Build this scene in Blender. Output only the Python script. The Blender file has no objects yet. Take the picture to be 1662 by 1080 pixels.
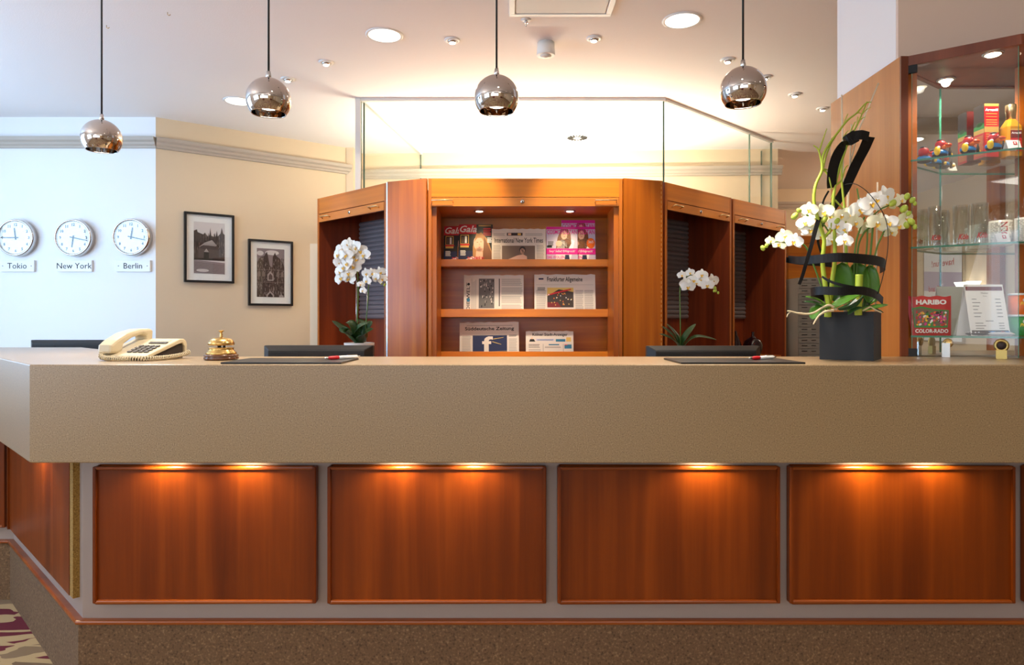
import bpy, bmesh, math, random
from mathutils import Vector, Matrix, Euler

random.seed(7)
SC = bpy.context.scene
COL = SC.collection
F = 1108.0            # focal length in pixels of the 1662 px wide frame (24 mm on 36 mm)
EYE = 1.25
PI = math.pi

# ------------------------------------------------------------------ camera, world, exposure
cam_data = bpy.data.cameras.new('camera')
cam_data.sensor_width = 36.0
cam_data.lens = 36.0 * F / 1662.0
cam_data.shift_y = -20.0 / 1662.0
cam_data.clip_start = 0.05
cam = bpy.data.objects.new('camera', cam_data)
cam.location = (0, 0, EYE)
cam.rotation_euler = (PI / 2, 0, 0)
COL.objects.link(cam)
SC.camera = cam

world = bpy.data.worlds.new('daylight')
world.use_nodes = True
SC.world = world
world.node_tree.nodes['Background'].inputs[0].default_value = (0.62, 0.80, 1.0, 1)
world.node_tree.nodes['Background'].inputs[1].default_value = 2.2

SC.view_settings.view_transform = 'Standard'
SC.view_settings.look = 'None'
SC.view_settings.gamma = 1.0
SC.view_settings.use_curve_mapping = False
SC.view_settings.exposure = 0.0

SC.cycles.transparent_max_bounces = 40
CEIL = 2.875


def light(kind, name, loc, rot, energy, color, size=None, size_y=None, angle=None, blend=0.5, parent=None, radius=0.02):
    l = bpy.data.lights.new(name, kind)
    l.energy = energy
    l.color = color
    if kind == 'AREA':
        l.shape = 'RECTANGLE'
        l.size = size
        l.size_y = size_y or size
    elif kind == 'SPOT':
        l.spot_size = math.radians(angle)
        l.spot_blend = blend
        l.shadow_soft_size = radius
    else:
        l.shadow_soft_size = radius
    o = bpy.data.objects.new(name, l)
    o.location = loc
    o.rotation_euler = rot
    COL.objects.link(o)
    if parent:
        o.parent = parent
    return o


def aim(frm, to):
    return (Vector(to) - Vector(frm)).to_track_quat('-Z', 'Y').to_euler()


WARM = (1.0, 0.80, 0.56)
SOFT = (1.0, 0.90, 0.78)
DAY = (0.38, 0.64, 1.0)
# daylight through the windows of the left wall and of the lobby behind the camera
light('AREA', 'daylight_left', (-4.72, 3.0, 1.75), aim((-4.72, 3.0, 1.75), (-3.3, 4.1, 2.1)), 95, DAY, 2.8, 1.7)
light('AREA', 'daylight_lobby_left', (-4.72, -1.6, 1.75), aim((-4.72, -1.6, 1.75), (0, 1.4, 3.6)), 80, (0.70, 0.84, 1.0), 2.8, 1.7)
light('AREA', 'daylight_rear', (-1.2, -4.88, 1.7), aim((-1.2, -4.88, 1.7), (-0.6, 1, 4.4)), 40, (0.90, 0.94, 1.0), 5.0, 1.7)
# added warm fill behind the camera, given as lobby ceiling panels
light('AREA', 'lobby_fill_light', (-1.8, -3.8, CEIL - 0.03), (0, 0, 0), 16, SOFT, 1.1, 1.1)
light('AREA', 'lobby_fill_light', (1.8, -3.8, CEIL - 0.03), (0, 0, 0), 16, SOFT, 1.1, 1.1)

# ------------------------------------------------------------------ small helpers
def lin(c):
    c = c / 255.0
    return c / 12.92 if c <= 0.04045 else ((c + 0.055) / 1.055) ** 2.4


def C(r, g, b):
    return (lin(r), lin(g), lin(b), 1.0)


def P(px, py, d):
    return Vector(((px - 831.0) * d / F, d, EYE + (520.0 - py) * d / F))


MATS = {}


def mat(name, col, rough=0.5, metal=0.0, emit=None, estr=0.0, spec=None, coat=0.0, sheen=0.0, sub=0.0):
    if name in MATS:
        return MATS[name]
    m = bpy.data.materials.new(name)
    m.use_nodes = True
    b = m.node_tree.nodes['Principled BSDF']
    b.inputs['Base Color'].default_value = col
    b.inputs['Roughness'].default_value = rough
    b.inputs['Metallic'].default_value = metal
    if spec is not None:
        b.inputs['Specular IOR Level'].default_value = spec
    if coat:
        b.inputs['Coat Weight'].default_value = coat
        b.inputs['Coat Roughness'].default_value = 0.12
    if emit:
        b.inputs['Emission Color'].default_value = emit
        b.inputs['Emission Strength'].default_value = estr
    MATS[name] = m
    return m


def nodes(m):
    return m.node_tree.nodes, m.node_tree.links, m.node_tree.nodes['Principled BSDF']


def ramp(n, stops, interp='LINEAR'):
    r = n.new('ShaderNodeValToRGB')
    r.color_ramp.interpolation = interp
    e = r.color_ramp.elements
    e[0].position, e[0].color = stops[0]
    e[1].position, e[1].color = stops[1]
    for p, c in stops[2:]:
        x = e.new(p)
        x.color = c
    return r


def mix_rgb(n, l, a, b, fac, mode='MIX'):
    x = n.new('ShaderNodeMix')
    x.data_type = 'RGBA'
    x.blend_type = mode
    if isinstance(fac, float):
        x.inputs[0].default_value = fac
    else:
        l.new(fac, x.inputs[0])
    for s, v in ((6, a), (7, b)):
        if isinstance(v, tuple):
            x.inputs[s].default_value = v
        else:
            l.new(v, x.inputs[s])
    return x.outputs[2]


def speckle_mat(name, base, dark, light_, scale, rough, amount=0.5, bump=0.0, coat=0.0):
    m = mat(name, base, rough, coat=coat)
    n, l, b = nodes(m)
    tc = n.new('ShaderNodeTexCoord')
    a = n.new('ShaderNodeTexNoise')
    a.inputs['Scale'].default_value = scale
    a.inputs['Detail'].default_value = 3
    l.new(tc.outputs['Object'], a.inputs['Vector'])
    r = ramp(n, [(0.30, dark), (0.44, base), (0.56, base), (0.72, light_)])
    l.new(a.outputs['Fac'], r.inputs[0])
    out = mix_rgb(n, l, base, r.outputs[0], amount)
    l.new(out, b.inputs['Base Color'])
    if bump:
        bp = n.new('ShaderNodeBump')
        bp.inputs['Strength'].default_value = bump
        bp.inputs['Distance'].default_value = 0.004
        l.new(a.outputs['Fac'], bp.inputs['Height'])
        l.new(bp.outputs[0], b.inputs['Normal'])
    return m


def wood_mat(name, c1, c2, c3, axis='Z', rough=0.32, scale=1.0, coat=0.08, streak=0.0):
    """straight veneer grain running along the given local axis"""
    m = mat(name, c2, rough, coat=coat)
    n, l, b = nodes(m)
    tc = n.new('ShaderNodeTexCoord')
    mp = n.new('ShaderNodeMapping')
    s = [16 * scale, 16 * scale, 16 * scale]
    s['XYZ'.index(axis)] = 0.55 * scale
    mp.inputs['Scale'].default_value = s
    l.new(tc.outputs['Object'], mp.inputs['Vector'])
    a = n.new('ShaderNodeTexNoise')
    a.inputs['Scale'].default_value = 1.0
    a.inputs['Detail'].default_value = 6
    a.inputs['Roughness'].default_value = 0.62
    a.inputs['Distortion'].default_value = 0.5
    l.new(mp.outputs[0], a.inputs['Vector'])
    mp2 = n.new('ShaderNodeMapping')
    s2 = [5 * scale, 5 * scale, 5 * scale]
    s2['XYZ'.index(axis)] = 0.5
    mp2.inputs['Scale'].default_value = s2
    l.new(tc.outputs['Object'], mp2.inputs['Vector'])
    a2 = n.new('ShaderNodeTexNoise')
    a2.inputs['Scale'].default_value = 1.0
    a2.inputs['Detail'].default_value = 2
    l.new(mp2.outputs[0], a2.inputs['Vector'])
    r = ramp(n, [(0.30, c1), (0.5, c2), (0.70, c3)])
    l.new(a.outputs['Fac'], r.inputs[0])
    r2 = ramp(n, [(0.35, c1), (0.65, c3)])
    l.new(a2.outputs['Fac'], r2.inputs[0])
    out = mix_rgb(n, l, r.outputs[0], r2.outputs[0], 0.35)
    l.new(out, b.inputs['Base Color'])
    bp = n.new('ShaderNodeBump')
    bp.inputs['Strength'].default_value = 0.08
    bp.inputs['Distance'].default_value = 0.002
    l.new(a.outputs['Fac'], bp.inputs['Height'])
    l.new(bp.outputs[0], b.inputs['Normal'])
    return m


def glass_mat(name, tint, f0=0.035, k=0.35, pw_=5.0, rough=0.0):
    """thin clear pane: see-through with Fresnel reflection"""
    m = bpy.data.materials.new(name)
    m.use_nodes = True
    n, l = m.node_tree.nodes, m.node_tree.links
    n.clear()
    out = n.new('ShaderNodeOutputMaterial')
    tr = n.new('ShaderNodeBsdfTransparent')
    tr.inputs[0].default_value = tint
    gl = n.new('ShaderNodeBsdfGlossy')
    gl.inputs['Roughness'].default_value = rough
    gl.inputs['Color'].default_value = (1, 1, 1, 1)
    lw = n.new('ShaderNodeLayerWeight')
    lw.inputs['Blend'].default_value = 0.5
    pw = n.new('ShaderNodeMath')
    pw.operation = 'POWER'
    pw.inputs[1].default_value = pw_
    l.new(lw.outputs['Facing'], pw.inputs[0])
    ma = n.new('ShaderNodeMath')
    ma.operation = 'MULTIPLY_ADD'
    ma.inputs[1].default_value = k
    ma.inputs[2].default_value = f0
    l.new(pw.outputs[0], ma.inputs[0])
    mx = n.new('ShaderNodeMixShader')
    l.new(ma.outputs[0], mx.inputs[0])
    l.new(tr.outputs[0], mx.inputs[1])
    l.new(gl.outputs[0], mx.inputs[2])
    l.new(mx.outputs[0], out.inputs[0])
    MATS[name] = m
    return m


M_ = {}
def setup_materials():
    g = M_
    g['slab'] = speckle_mat('speckled_stone', C(150, 124, 86), C(92, 72, 44), C(192, 166, 124), 300, 0.35, 0.85, coat=0.7)
    g['slab'].node_tree.nodes['Principled BSDF'].inputs['Coat Roughness'].default_value = 0.38
    g['grey_paint'] = mat('lilac_grey_paint', C(154, 139, 130), 0.45)
    g['panel'] = wood_mat('cherry_panel', C(82, 31, 3), C(108, 44, 4), C(136, 62, 9), 'Z', 0.34, coat=0.0)
    g['panel'].node_tree.nodes['Principled BSDF'].inputs['Specular IOR Level'].default_value = 0.3
    g['mould'] = wood_mat('cherry_moulding', C(104, 44, 6), C(134, 60, 8), C(158, 80, 16), 'X', 0.3)
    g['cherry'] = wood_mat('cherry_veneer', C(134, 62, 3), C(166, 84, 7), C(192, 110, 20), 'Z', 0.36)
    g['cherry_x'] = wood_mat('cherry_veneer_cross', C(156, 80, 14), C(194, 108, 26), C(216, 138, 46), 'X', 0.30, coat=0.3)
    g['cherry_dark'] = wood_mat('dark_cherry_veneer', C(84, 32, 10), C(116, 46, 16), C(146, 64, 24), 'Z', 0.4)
    g['beech'] = wood_mat('light_cherry_veneer', C(156, 88, 26), C(176, 106, 40), C(194, 126, 58), 'Z', 0.42)
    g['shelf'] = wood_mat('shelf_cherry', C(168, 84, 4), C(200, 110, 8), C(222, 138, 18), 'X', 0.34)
    g['mahog'] = wood_mat('mahogany', C(84, 36, 18), C(112, 52, 26), C(138, 68, 36), 'Z', 0.35)
    g['chip'] = speckle_mat('chipboard', C(148, 112, 48), C(96, 66, 20), C(184, 152, 84), 240, 0.9, 0.9)
    g['felt'] = speckle_mat('brown_felt_carpet', C(106, 80, 54), C(64, 46, 28), C(144, 116, 84), 130, 0.95, 0.8, bump=0.5)
    g['wall'] = mat('wall_plaster', C(222, 200, 168), 0.85)
    g['wall_white'] = mat('white_plaster', C(240, 238, 236), 0.85)
    g['cornice'] = mat('cornice_paint', C(184, 170, 154), 0.55)
    g['trimwhite'] = mat('white_profile', C(214, 210, 204), 0.5)
    g['chrome'] = mat('chrome', (0.62, 0.58, 0.55, 1), 0.03, 1.0)
    g['steel'] = mat('brushed_steel', (0.66, 0.66, 0.66, 1), 0.25, 1.0)
    g['brass'] = mat('brass', (0.62, 0.40, 0.14, 1), 0.26, 1.0)
    g['brass_satin'] = mat('satin_brass', (0.80, 0.62, 0.34, 1), 0.32, 1.0)
    g['black'] = mat('black_rubber', C(18, 18, 18), 0.5)
    g['blackgloss'] = mat('black_plastic', C(26, 25, 24), 0.35)
    g['monitor'] = mat('monitor_plastic', C(28, 26, 24), 0.42, spec=.35)
    g['ribbon'] = mat('black_leaf_ribbon', C(12, 11, 11), 0.45, spec=.3)
    g['white'] = mat('white_plastic', C(236, 234, 228), 0.4)
    g['paper'] = mat('newsprint', C(214, 202, 188), 0.85)
    g['paperw'] = mat('white_paper', C(240, 238, 234), 0.7)
    g['ink'] = mat('ink_black', C(28, 26, 26), 0.8)
    g['inkg'] = mat('ink_grey', C(150, 142, 134), 0.8)
    g['inkg2'] = mat('ink_mid_grey', C(104, 98, 94), 0.8)
    g['red'] = mat('print_red', C(196, 24, 34), 0.4)
    g['magenta'] = mat('print_magenta', C(216, 22, 140), 0.4)
    g['lilac'] = mat('print_lilac_grey', C(196, 186, 204), 0.4)
    g['orange'] = mat('print_orange', C(236, 110, 22), 0.4)
    g['green'] = mat('print_green', C(30, 138, 54), 0.4)
    g['yellow'] = mat('print_yellow', C(246, 200, 24), 0.35)
    g['blue'] = mat('print_blue', C(24, 128, 200), 0.3)
    g['navy'] = mat('print_navy', C(22, 30, 70), 0.5)
    g['teal'] = mat('print_teal', C(40, 110, 140), 0.6)
    g['skin'] = mat('print_skin', C(226, 178, 150), 0.5)
    g['hair'] = mat('print_hair', C(120, 72, 38), 0.5)
    g['hairl'] = mat('print_hair_light', C(176, 124, 70), 0.5)
    g['dkbrown'] = mat('print_dark_brown', C(52, 38, 32), 0.6)
    g['midbrown'] = mat('print_mid_brown', C(112, 92, 78), 0.6)
    g['gold'] = mat('print_gold', C(216, 176, 92), 0.35, 0.4)
    g['darkred'] = mat('print_dark_red', C(112, 22, 24), 0.4)
    g['phone'] = mat('cream_phone_plastic', C(204, 188, 154), 0.38)
    g['phonedk'] = mat('phone_underside', C(48, 40, 34), 0.5)
    g['keys'] = mat('phone_keys', C(74, 70, 66), 0.5)
    g['lcd'] = mat('phone_display', C(196, 194, 168), 0.25)
    g['petal'] = mat('orchid_petal', C(250, 247, 236), 0.55)
    g['petal2'] = mat('orchid_cream_petal', C(246, 242, 206), 0.55)
    for k in ('petal', 'petal2'):
        b = M_[k].node_tree.nodes['Principled BSDF']
        b.inputs['Subsurface Weight'].default_value = 0.15
        b.inputs['Subsurface Radius'].default_value = (0.01, 0.01, 0.008)
    g['lip'] = mat('orchid_lip', C(238, 186, 50), 0.5)
    g['bud'] = mat('orchid_bud', C(178, 196, 70), 0.5)
    g['stem'] = mat('green_stem', C(160, 176, 44), 0.5)
    g['stemd'] = mat('dark_green_stem', C(84, 118, 40), 0.5)
    g['leaf'] = mat('orchid_leaf', C(70, 118, 28), 0.34)
    g['leafd'] = mat('dark_orchid_leaf', C(40, 74, 34), 0.34)
    g['rod'] = mat('pale_rod', C(226, 206, 176), 0.4)
    g['root'] = mat('pale_root', C(206, 188, 150), 0.7)
    g['pot'] = mat('matt_black_ceramic', C(26, 25, 25), 0.5, spec=.3)
    g['potw'] = mat('white_ceramic', C(226, 218, 210), 0.2)
    g['vase'] = mat('dark_plum_glaze', C(34, 12, 16), 0.08)
    g['mirror'] = mat('mirror', (0.84, 0.86, 0.84, 1), 0.0, 1.0)
    g['glass'] = glass_mat('clear_glass', (0.97, 0.985, 0.97, 1))
    g['glass_thin'] = glass_mat('thin_glass', (0.985, 0.99, 0.985, 1))
    g['glass_tumbler'] = glass_mat('tumbler_glass', (0.93, 0.95, 0.94, 1), 0.05, 0.8, 2.5)
    g['glass_edge'] = mat('glass_edge_green', C(60, 130, 104), 0.1)
    g['glass_line'] = mat('glass_edge_dark', C(70, 96, 80), 0.15)
    g['film'] = glass_mat('cellophane', (0.97, 0.97, 0.97, 1), rough=0.08)
    g['glow'] = mat('lamp_glow', (1, 1, 1, 1), 0.5, emit=(1.0, 0.93, 0.80, 1), estr=9)
    g['glow_warm'] = mat('halogen_glow', (1, 1, 1, 1), 0.5, emit=(1.0, 0.84, 0.58, 1), estr=14)
    g['glow_soft'] = mat('diffuser_glow', (1, 1, 1, 1), 0.5, emit=(1.0, 0.94, 0.84, 1), estr=3.5)
    g['tambour'] = mat('grey_tambour_slats', C(112, 104, 106), 0.34)
    g['oil'] = mat('golden_oil', C(184, 122, 14), 0.12)
    g['woodbase'] = mat('bell_wood_base', C(84, 44, 20), 0.2, coat=0.5)
    g['cyc'] = mat('ceramic_white', C(232, 226, 214), 0.25)
    # textured ceiling
    m = mat('woodchip_ceiling', C(244, 238, 234), 0.9)
    n, l, b = nodes(m)
    tc = n.new('ShaderNodeTexCoord')
    a = n.new('ShaderNodeTexNoise')
    a.inputs['Scale'].default_value = 150
    l.new(tc.outputs['Object'], a.inputs['Vector'])
    bp = n.new('ShaderNodeBump')
    bp.inputs['Strength'].default_value = 0.25
    bp.inputs['Distance'].default_value = 0.003
    l.new(a.outputs['Fac'], bp.inputs['Height'])
    l.new(bp.outputs[0], b.inputs['Normal'])
    g['ceiling'] = m
    # patterned carpet: lens-shaped leaves in taupe and burgundy on cream
    m = mat('leaf_carpet', C(190, 164, 124), 0.95)
    n, l, b = nodes(m)
    tc = n.new('ShaderNodeTexCoord')
    mp = n.new('ShaderNodeMapping')
    mp.inputs['Rotation'].default_value = (0, 0, math.radians(-24))
    mp.inputs['Scale'].default_value = (4.2, 13.0, 1)
    l.new(tc.outputs['Object'], mp.inputs['Vector'])
    nz = n.new('ShaderNodeTexNoise')
    nz.inputs['Scale'].default_value = 0.9
    l.new(mp.outputs[0], nz.inputs['Vector'])
    ad = n.new('ShaderNodeVectorMath')
    ad.operation = 'MULTIPLY_ADD'
    l.new(nz.outputs['Color'], ad.inputs[0])
    ad.inputs[1].default_value = (1.1, 1.1, 0)
    l.new(mp.outputs[0], ad.inputs[2])
    v = n.new('ShaderNodeTexVoronoi')
    v.feature = 'F1'
    v.inputs['Scale'].default_value = 0.8
    l.new(ad.outputs[0], v.inputs['Vector'])
    v2 = n.new('ShaderNodeTexVoronoi')
    v2.feature = 'DISTANCE_TO_EDGE'
    v2.inputs['Scale'].default_value = 0.8
    l.new(ad.outputs[0], v2.inputs['Vector'])
    sx = n.new('ShaderNodeSeparateColor')
    l.new(v.outputs['Color'], sx.inputs[0])
    r = ramp(n, [(0.0, C(96, 18, 36)), (0.36, C(128, 106, 80)), (0.52, C(176, 152, 112)), (0.66, C(112, 90, 66)), (0.82, C(96, 18, 36))], 'CONSTANT')
    l.new(sx.outputs[0], r.inputs[0])
    r2 = ramp(n, [(0.0, (0, 0, 0, 1)), (0.085, (1, 1, 1, 1))], 'CONSTANT')
    l.new(v2.outputs['Distance'], r2.inputs[0])
    out = mix_rgb(n, l, C(176, 152, 112), r.outputs[0], r2.outputs[0])
    l.new(out, b.inputs['Base Color'])
    g['carpet'] = m


setup_materials()
M_['beak'] = mat('duck_beak', C(206, 70, 14), .3)
M_['oldbrass'] = mat('old_brass', (0.50, 0.36, 0.12, 1), 0.35, 1.0)
M_['blush'] = mat('print_blush', C(206, 152, 124), .5)
M_['liprose'] = mat('print_lip_rose', C(190, 96, 90), .5)


# ------------------------------------------------------------------ text as flat mesh data
_txt = {}


def text_mesh(s, shear=0.0, bold=0.0, spacing=1.0):
    """list of (verts2d, faces) for a string, 1 unit em, left/bottom aligned, with its width and height"""
    key = (s, shear, bold, spacing)
    if key in _txt:
        return _txt[key]
    cu = bpy.data.curves.new('t', 'FONT')
    cu.body = s
    cu.size = 1.0
    cu.shear = shear
    cu.offset = bold
    cu.space_character = spacing
    cu.resolution_u = 2
    o = bpy.data.objects.new('t', cu)
    COL.objects.link(o)
    dg = bpy.context.evaluated_depsgraph_get()
    me = bpy.data.meshes.new_from_object(o.evaluated_get(dg))
    vs = [(v.co.x, v.co.y) for v in me.vertices]
    fs = [tuple(p.vertices) for p in me.polygons]
    bpy.data.objects.remove(o)
    bpy.data.curves.remove(cu)
    bpy.data.meshes.remove(me)
    x0 = min(v[0] for v in vs); x1 = max(v[0] for v in vs)
    y0 = min(v[1] for v in vs); y1 = max(v[1] for v in vs)
    vs = [(a - x0, b - y0) for a, b in vs]
    _txt[key] = (vs, fs, x1 - x0, y1 - y0)
    return _txt[key]


# ------------------------------------------------------------------ mesh builder
class MB:
    def __init__(self):
        self.v = []
        self.f = []
        self.m = []
        self.mats = []
        self.sm = []

    def mi(self, m):
        if isinstance(m, str):
            m = M_[m]
        if m not in self.mats:
            self.mats.append(m)
        return self.mats.index(m)

    def add(self, vs, fs, m, M=None, smooth=False):
        k = len(self.v)
        i = self.mi(m)
        for p in vs:
            p = Vector(p)
            self.v.append(M @ p if M is not None else p)
        for f in fs:
            self.f.append(tuple(k + a for a in f))
            self.m.append(i)
            self.sm.append(smooth)
        return self

    def box(self, x0, x1, y0, y1, z0, z1, m, M=None):
        vs = [(x, y, z) for z in (z0, z1) for y in (y0, y1) for x in (x0, x1)]
        fs = [(0, 2, 3, 1), (4, 5, 7, 6), (0, 1, 5, 4), (2, 6, 7, 3), (0, 4, 6, 2), (1, 3, 7, 5)]
        return self.add(vs, fs, m, M)

    def prism(self, pts, z0, z1, m, M=None):
        """horizontal outline (counter-clockwise seen from above) between two heights"""
        a = sum(pts[i][0] * pts[(i + 1) % len(pts)][1] - pts[(i + 1) % len(pts)][0] * pts[i][1] for i in range(len(pts)))
        if a < 0:
            pts = pts[::-1]
        n = len(pts)
        vs = [(x, y, z0) for x, y in pts] + [(x, y, z1) for x, y in pts]
        fs = [tuple(range(n))[::-1], tuple(range(n, 2 * n))]
        for i in range(n):
            j = (i + 1) % n
            fs.append((i, j, n + j, n + i))
        return self.add(vs, fs, m, M)

    def lathe(self, prof, m, seg=32, M=None, smooth=True, cap=True):
        vs, fs = [], []
        for r, z in prof:
            for k in range(seg):
                a = 2 * PI * k / seg
                vs.append((r * math.cos(a), r * math.sin(a), z))
        for i in range(len(prof) - 1):
            for k in range(seg):
                j = (k + 1) % seg
                fs.append((i * seg + k, i * seg + j, (i + 1) * seg + j, (i + 1) * seg + k))
        if cap:
            fs.append(tuple(range(seg))[::-1])
            fs.append(tuple(range((len(prof) - 1) * seg, len(prof) * seg)))
        return self.add(vs, fs, m, M, smooth)

    def tube(self, pts, r, m, seg=8, M=None, smooth=True):
        pts = [Vector(p) for p in pts]
        if not isinstance(r, (list, tuple)):
            r = [r] * len(pts)
        vs, fs = [], []
        up = Vector((0, 0, 1))
        prev = None
        for i, p in enumerate(pts):
            t = (pts[min(i + 1, len(pts) - 1)] - pts[max(i - 1, 0)]).normalized()
            if prev is None:
                a = up if abs(t.dot(up)) < 0.9 else Vector((1, 0, 0))
                u = t.cross(a).normalized()
            else:
                u = (prev - t * prev.dot(t)).normalized()
            prev = u
            w = t.cross(u)
            for k in range(seg):
                an = 2 * PI * k / seg
                vs.append(p + (u * math.cos(an) + w * math.sin(an)) * r[i])
        for i in range(len(pts) - 1):
            for k in range(seg):
                j = (k + 1) % seg
                fs.append((i * seg + k, i * seg + j, (i + 1) * seg + j, (i + 1) * seg + k))
        fs.append(tuple(range(seg))[::-1])
        fs.append(tuple(range((len(pts) - 1) * seg, len(pts) * seg)))
        return self.add(vs, fs, m, M, smooth)

    def band(self, pts, w, m, wdir=(0, 0, 1), th=0.0012, M=None):
        """flat ribbon of real thickness along pts; w is the width (or list), wdir the width direction (or list)"""
        pts = [Vector(p) for p in pts]
        n = len(pts)
        if not isinstance(w, (list, tuple)):
            w = [w] * n
        if not isinstance(wdir, list):
            wdir = [wdir] * n
        vs, fs = [], []
        for i, p in enumerate(pts):
            t = (pts[min(i + 1, n - 1)] - pts[max(i - 1, 0)]).normalized()
            d = Vector(wdir[i])
            d = (d - t * d.dot(t)).normalized()
            nn = t.cross(d).normalized() * th / 2
            for a, b in ((-1, -1), (1, -1), (1, 1), (-1, 1)):
                vs.append(p + d * (w[i] / 2 * a) + nn * b)
        for i in range(n - 1):
            for k in range(4):
                j = (k + 1) % 4
                fs.append((i * 4 + k, i * 4 + j, i * 4 + 4 + j, i * 4 + 4 + k))
        fs.append((3, 2, 1, 0))
        fs.append(tuple((n - 1) * 4 + k for k in range(4)))
        return self.add(vs, fs, m, M, False)

    def ball(self, c, r, m, seg=14, rings=9, scale=(1, 1, 1), M=None):
        vs, fs = [], []
        for i in range(rings + 1):
            ph = PI * i / rings
            for k in range(seg):
                a = 2 * PI * k / seg
                vs.append((c[0] + r * scale[0] * math.sin(ph) * math.cos(a), c[1] + r * scale[1] * math.sin(ph) * math.sin(a), c[2] - r * scale[2] * math.cos(ph)))
        for i in range(rings):
            for k in range(seg):
                j = (k + 1) % seg
                fs.append((i * seg + k, i * seg + j, (i + 1) * seg + j, (i + 1) * seg + k))
        return self.add(vs, fs, m, M, True)

    def grid(self, fn, nu, nv, m, M=None, smooth=True):
        vs = [fn(i / nu, j / nv) for j in range(nv + 1) for i in range(nu + 1)]
        fs = [(j * (nu + 1) + i, j * (nu + 1) + i + 1, (j + 1) * (nu + 1) + i + 1, (j + 1) * (nu + 1) + i) for j in range(nv) for i in range(nu)]
        return self.add(vs, fs, m, M, smooth)

    def build(self, name, parent=None, bevel=0.0, loc=None, kind=None, label=None, solid=0.0, subsurf=0):
        me = bpy.data.meshes.new(name)
        me.from_pydata([tuple(p) for p in self.v], [], self.f)
        for m in self.mats:
            me.materials.append(m)
        me.polygons.foreach_set('material_index', self.m)
        me.polygons.foreach_set('use_smooth', self.sm)
        bm = bmesh.new()
        bm.from_mesh(me)
        bmesh.ops.remove_doubles(bm, verts=bm.verts, dist=1e-6)
        bm.to_mesh(me)
        bm.free()
        me.update()
        o = bpy.data.objects.new(name, me)
        COL.objects.link(o)
        if parent:
            o.parent = parent
        if loc is not None:
            o.location = loc
        if kind:
            o['kind'] = kind
        if label:
            o['label'] = label
        if solid:
            s = o.modifiers.new('s', 'SOLIDIFY')
            s.thickness = solid
            s.offset = 0
        if bevel:
            b = o.modifiers.new('b', 'BEVEL')
            b.width = bevel
            b.segments = 2
            b.limit_method = 'ANGLE'
            b.angle_limit = math.radians(50)
        if subsurf:
            s = o.modifiers.new('ss', 'SUBSURF')
            s.levels = subsurf
            s.render_levels = subsurf
        return o


class Print:
    """printed matter laid on a local plane: u to the right, v up, layers step towards the reader"""
    def __init__(self, M, step=0.00035):
        self.b = MB()
        self.M = M
        self.k = 1
        self.step = step

    def _w(self):
        return -self.step * self.k

    def nxt(self):
        self.k += 1
        return self

    def rect(self, u0, v0, u1, v1, m):
        w = self._w()
        self.b.add([(u0, w, v0), (u1, w, v0), (u1, w, v1), (u0, w, v1)], [(0, 1, 2, 3)], m, self.M)
        return self

    def poly(self, pts, m):
        w = self._w()
        self.b.add([(u, w, v) for u, v in pts], [tuple(range(len(pts)))], m, self.M)
        return self

    def ell(self, cu, cv, ru, rv, m, n=20, rot=0.0):
        p = []
        for k in range(n):
            a = 2 * PI * k / n
            x, y = ru * math.cos(a), rv * math.sin(a)
            p.append((cu + x * math.cos(rot) - y * math.sin(rot), cv + x * math.sin(rot) + y * math.cos(rot)))
        return self.poly(p, m)

    def text(self, s, u, v, m, height=None, width=None, shear=0.0, bold=0.0, rot=0.0, align='L'):
        vs, fs, w, h = text_mesh(s, shear, bold)
        if height is None:
            sx = sy = width / w
        else:
            sy = height / h
            sx = width / w if width else sy
        off = {'L': 0, 'C': -w * sx / 2, 'R': -w * sx}[align]
        ww = self._w()
        ca, sa = math.cos(rot), math.sin(rot)
        out = []
        for a, b in vs:
            x, y = a * sx + off, b * sy
            out.append((u + x * ca - y * sa, ww, v + x * sa + y * ca))
        self.b.add(out, fs, m, self.M)
        return self

    def lines(self, u0, v0, u1, v1, n, m, fill=0.5, jag=0.12, vertical=False):
        rnd = random.Random(int((u0 + v0 * 3 + u1 * 7) * 9999) + n)
        for i in range(n):
            if not vertical:
                a = v0 + (v1 - v0) * i / n
                b = a + (v1 - v0) / n * fill
                self.rect(u0, a, u1 - (u1 - u0) * rnd.random() * jag, b, m)
            else:
                a = u0 + (u1 - u0) * i / n
                b = a + (u1 - u0) / n * fill
                self.rect(a, v0, b, v1 - (v1 - v0) * rnd.random() * jag, m)
        return self


def thing(name, label, cat, loc=(0, 0, 0), rotz=0.0, group=None, rot=None):
    o = bpy.data.objects.new(name, None)
    COL.objects.link(o)
    o.location = loc
    o.rotation_euler = rot if rot else (0, 0, rotz)
    o['label'] = label
    o['category'] = cat
    if group:
        o['group'] = group
    return o


def tag(o, label, cat, group=None):
    o['label'] = label
    o['category'] = cat
    if group:
        o['group'] = group
    return o


def copy_tree(o, parent=None, label=None, loc=None, rotz=None):
    c = o.copy()
    COL.objects.link(c)
    c.parent = parent
    if parent is None:
        if label:
            c['label'] = label
        if loc is not None:
            c.location = loc
        if rotz is not None:
            c.rotation_euler = (0, 0, rotz)
    for ch in list(o.children):
        copy_tree(ch, c)
    return c


def struct(mb, name, bevel=0.0):
    return mb.build(name, kind='structure', bevel=bevel)


def rotM(loc, rz=0.0, rx=0.0, ry=0.0):
    return Matrix.Translation(loc) @ Matrix.Rotation(rz, 4, 'Z') @ Matrix.Rotation(rx, 4, 'X') @ Matrix.Rotation(ry, 4, 'Y')


# ================================================================== THE ROOM
X0, X1, Y0, Y1 = -4.8, 5.2, -5.0, 8.45
struct(MB().box(X0 - .1, X1 + .1, Y0 - .1, Y1 + .1, -0.1, 0.0, 'carpet'), 'floor')
struct(MB().box(X0 - .1, X1 + .1, Y0 - .1, Y1 + .1, CEIL, CEIL + .1, 'ceiling'), 'ceiling')


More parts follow.
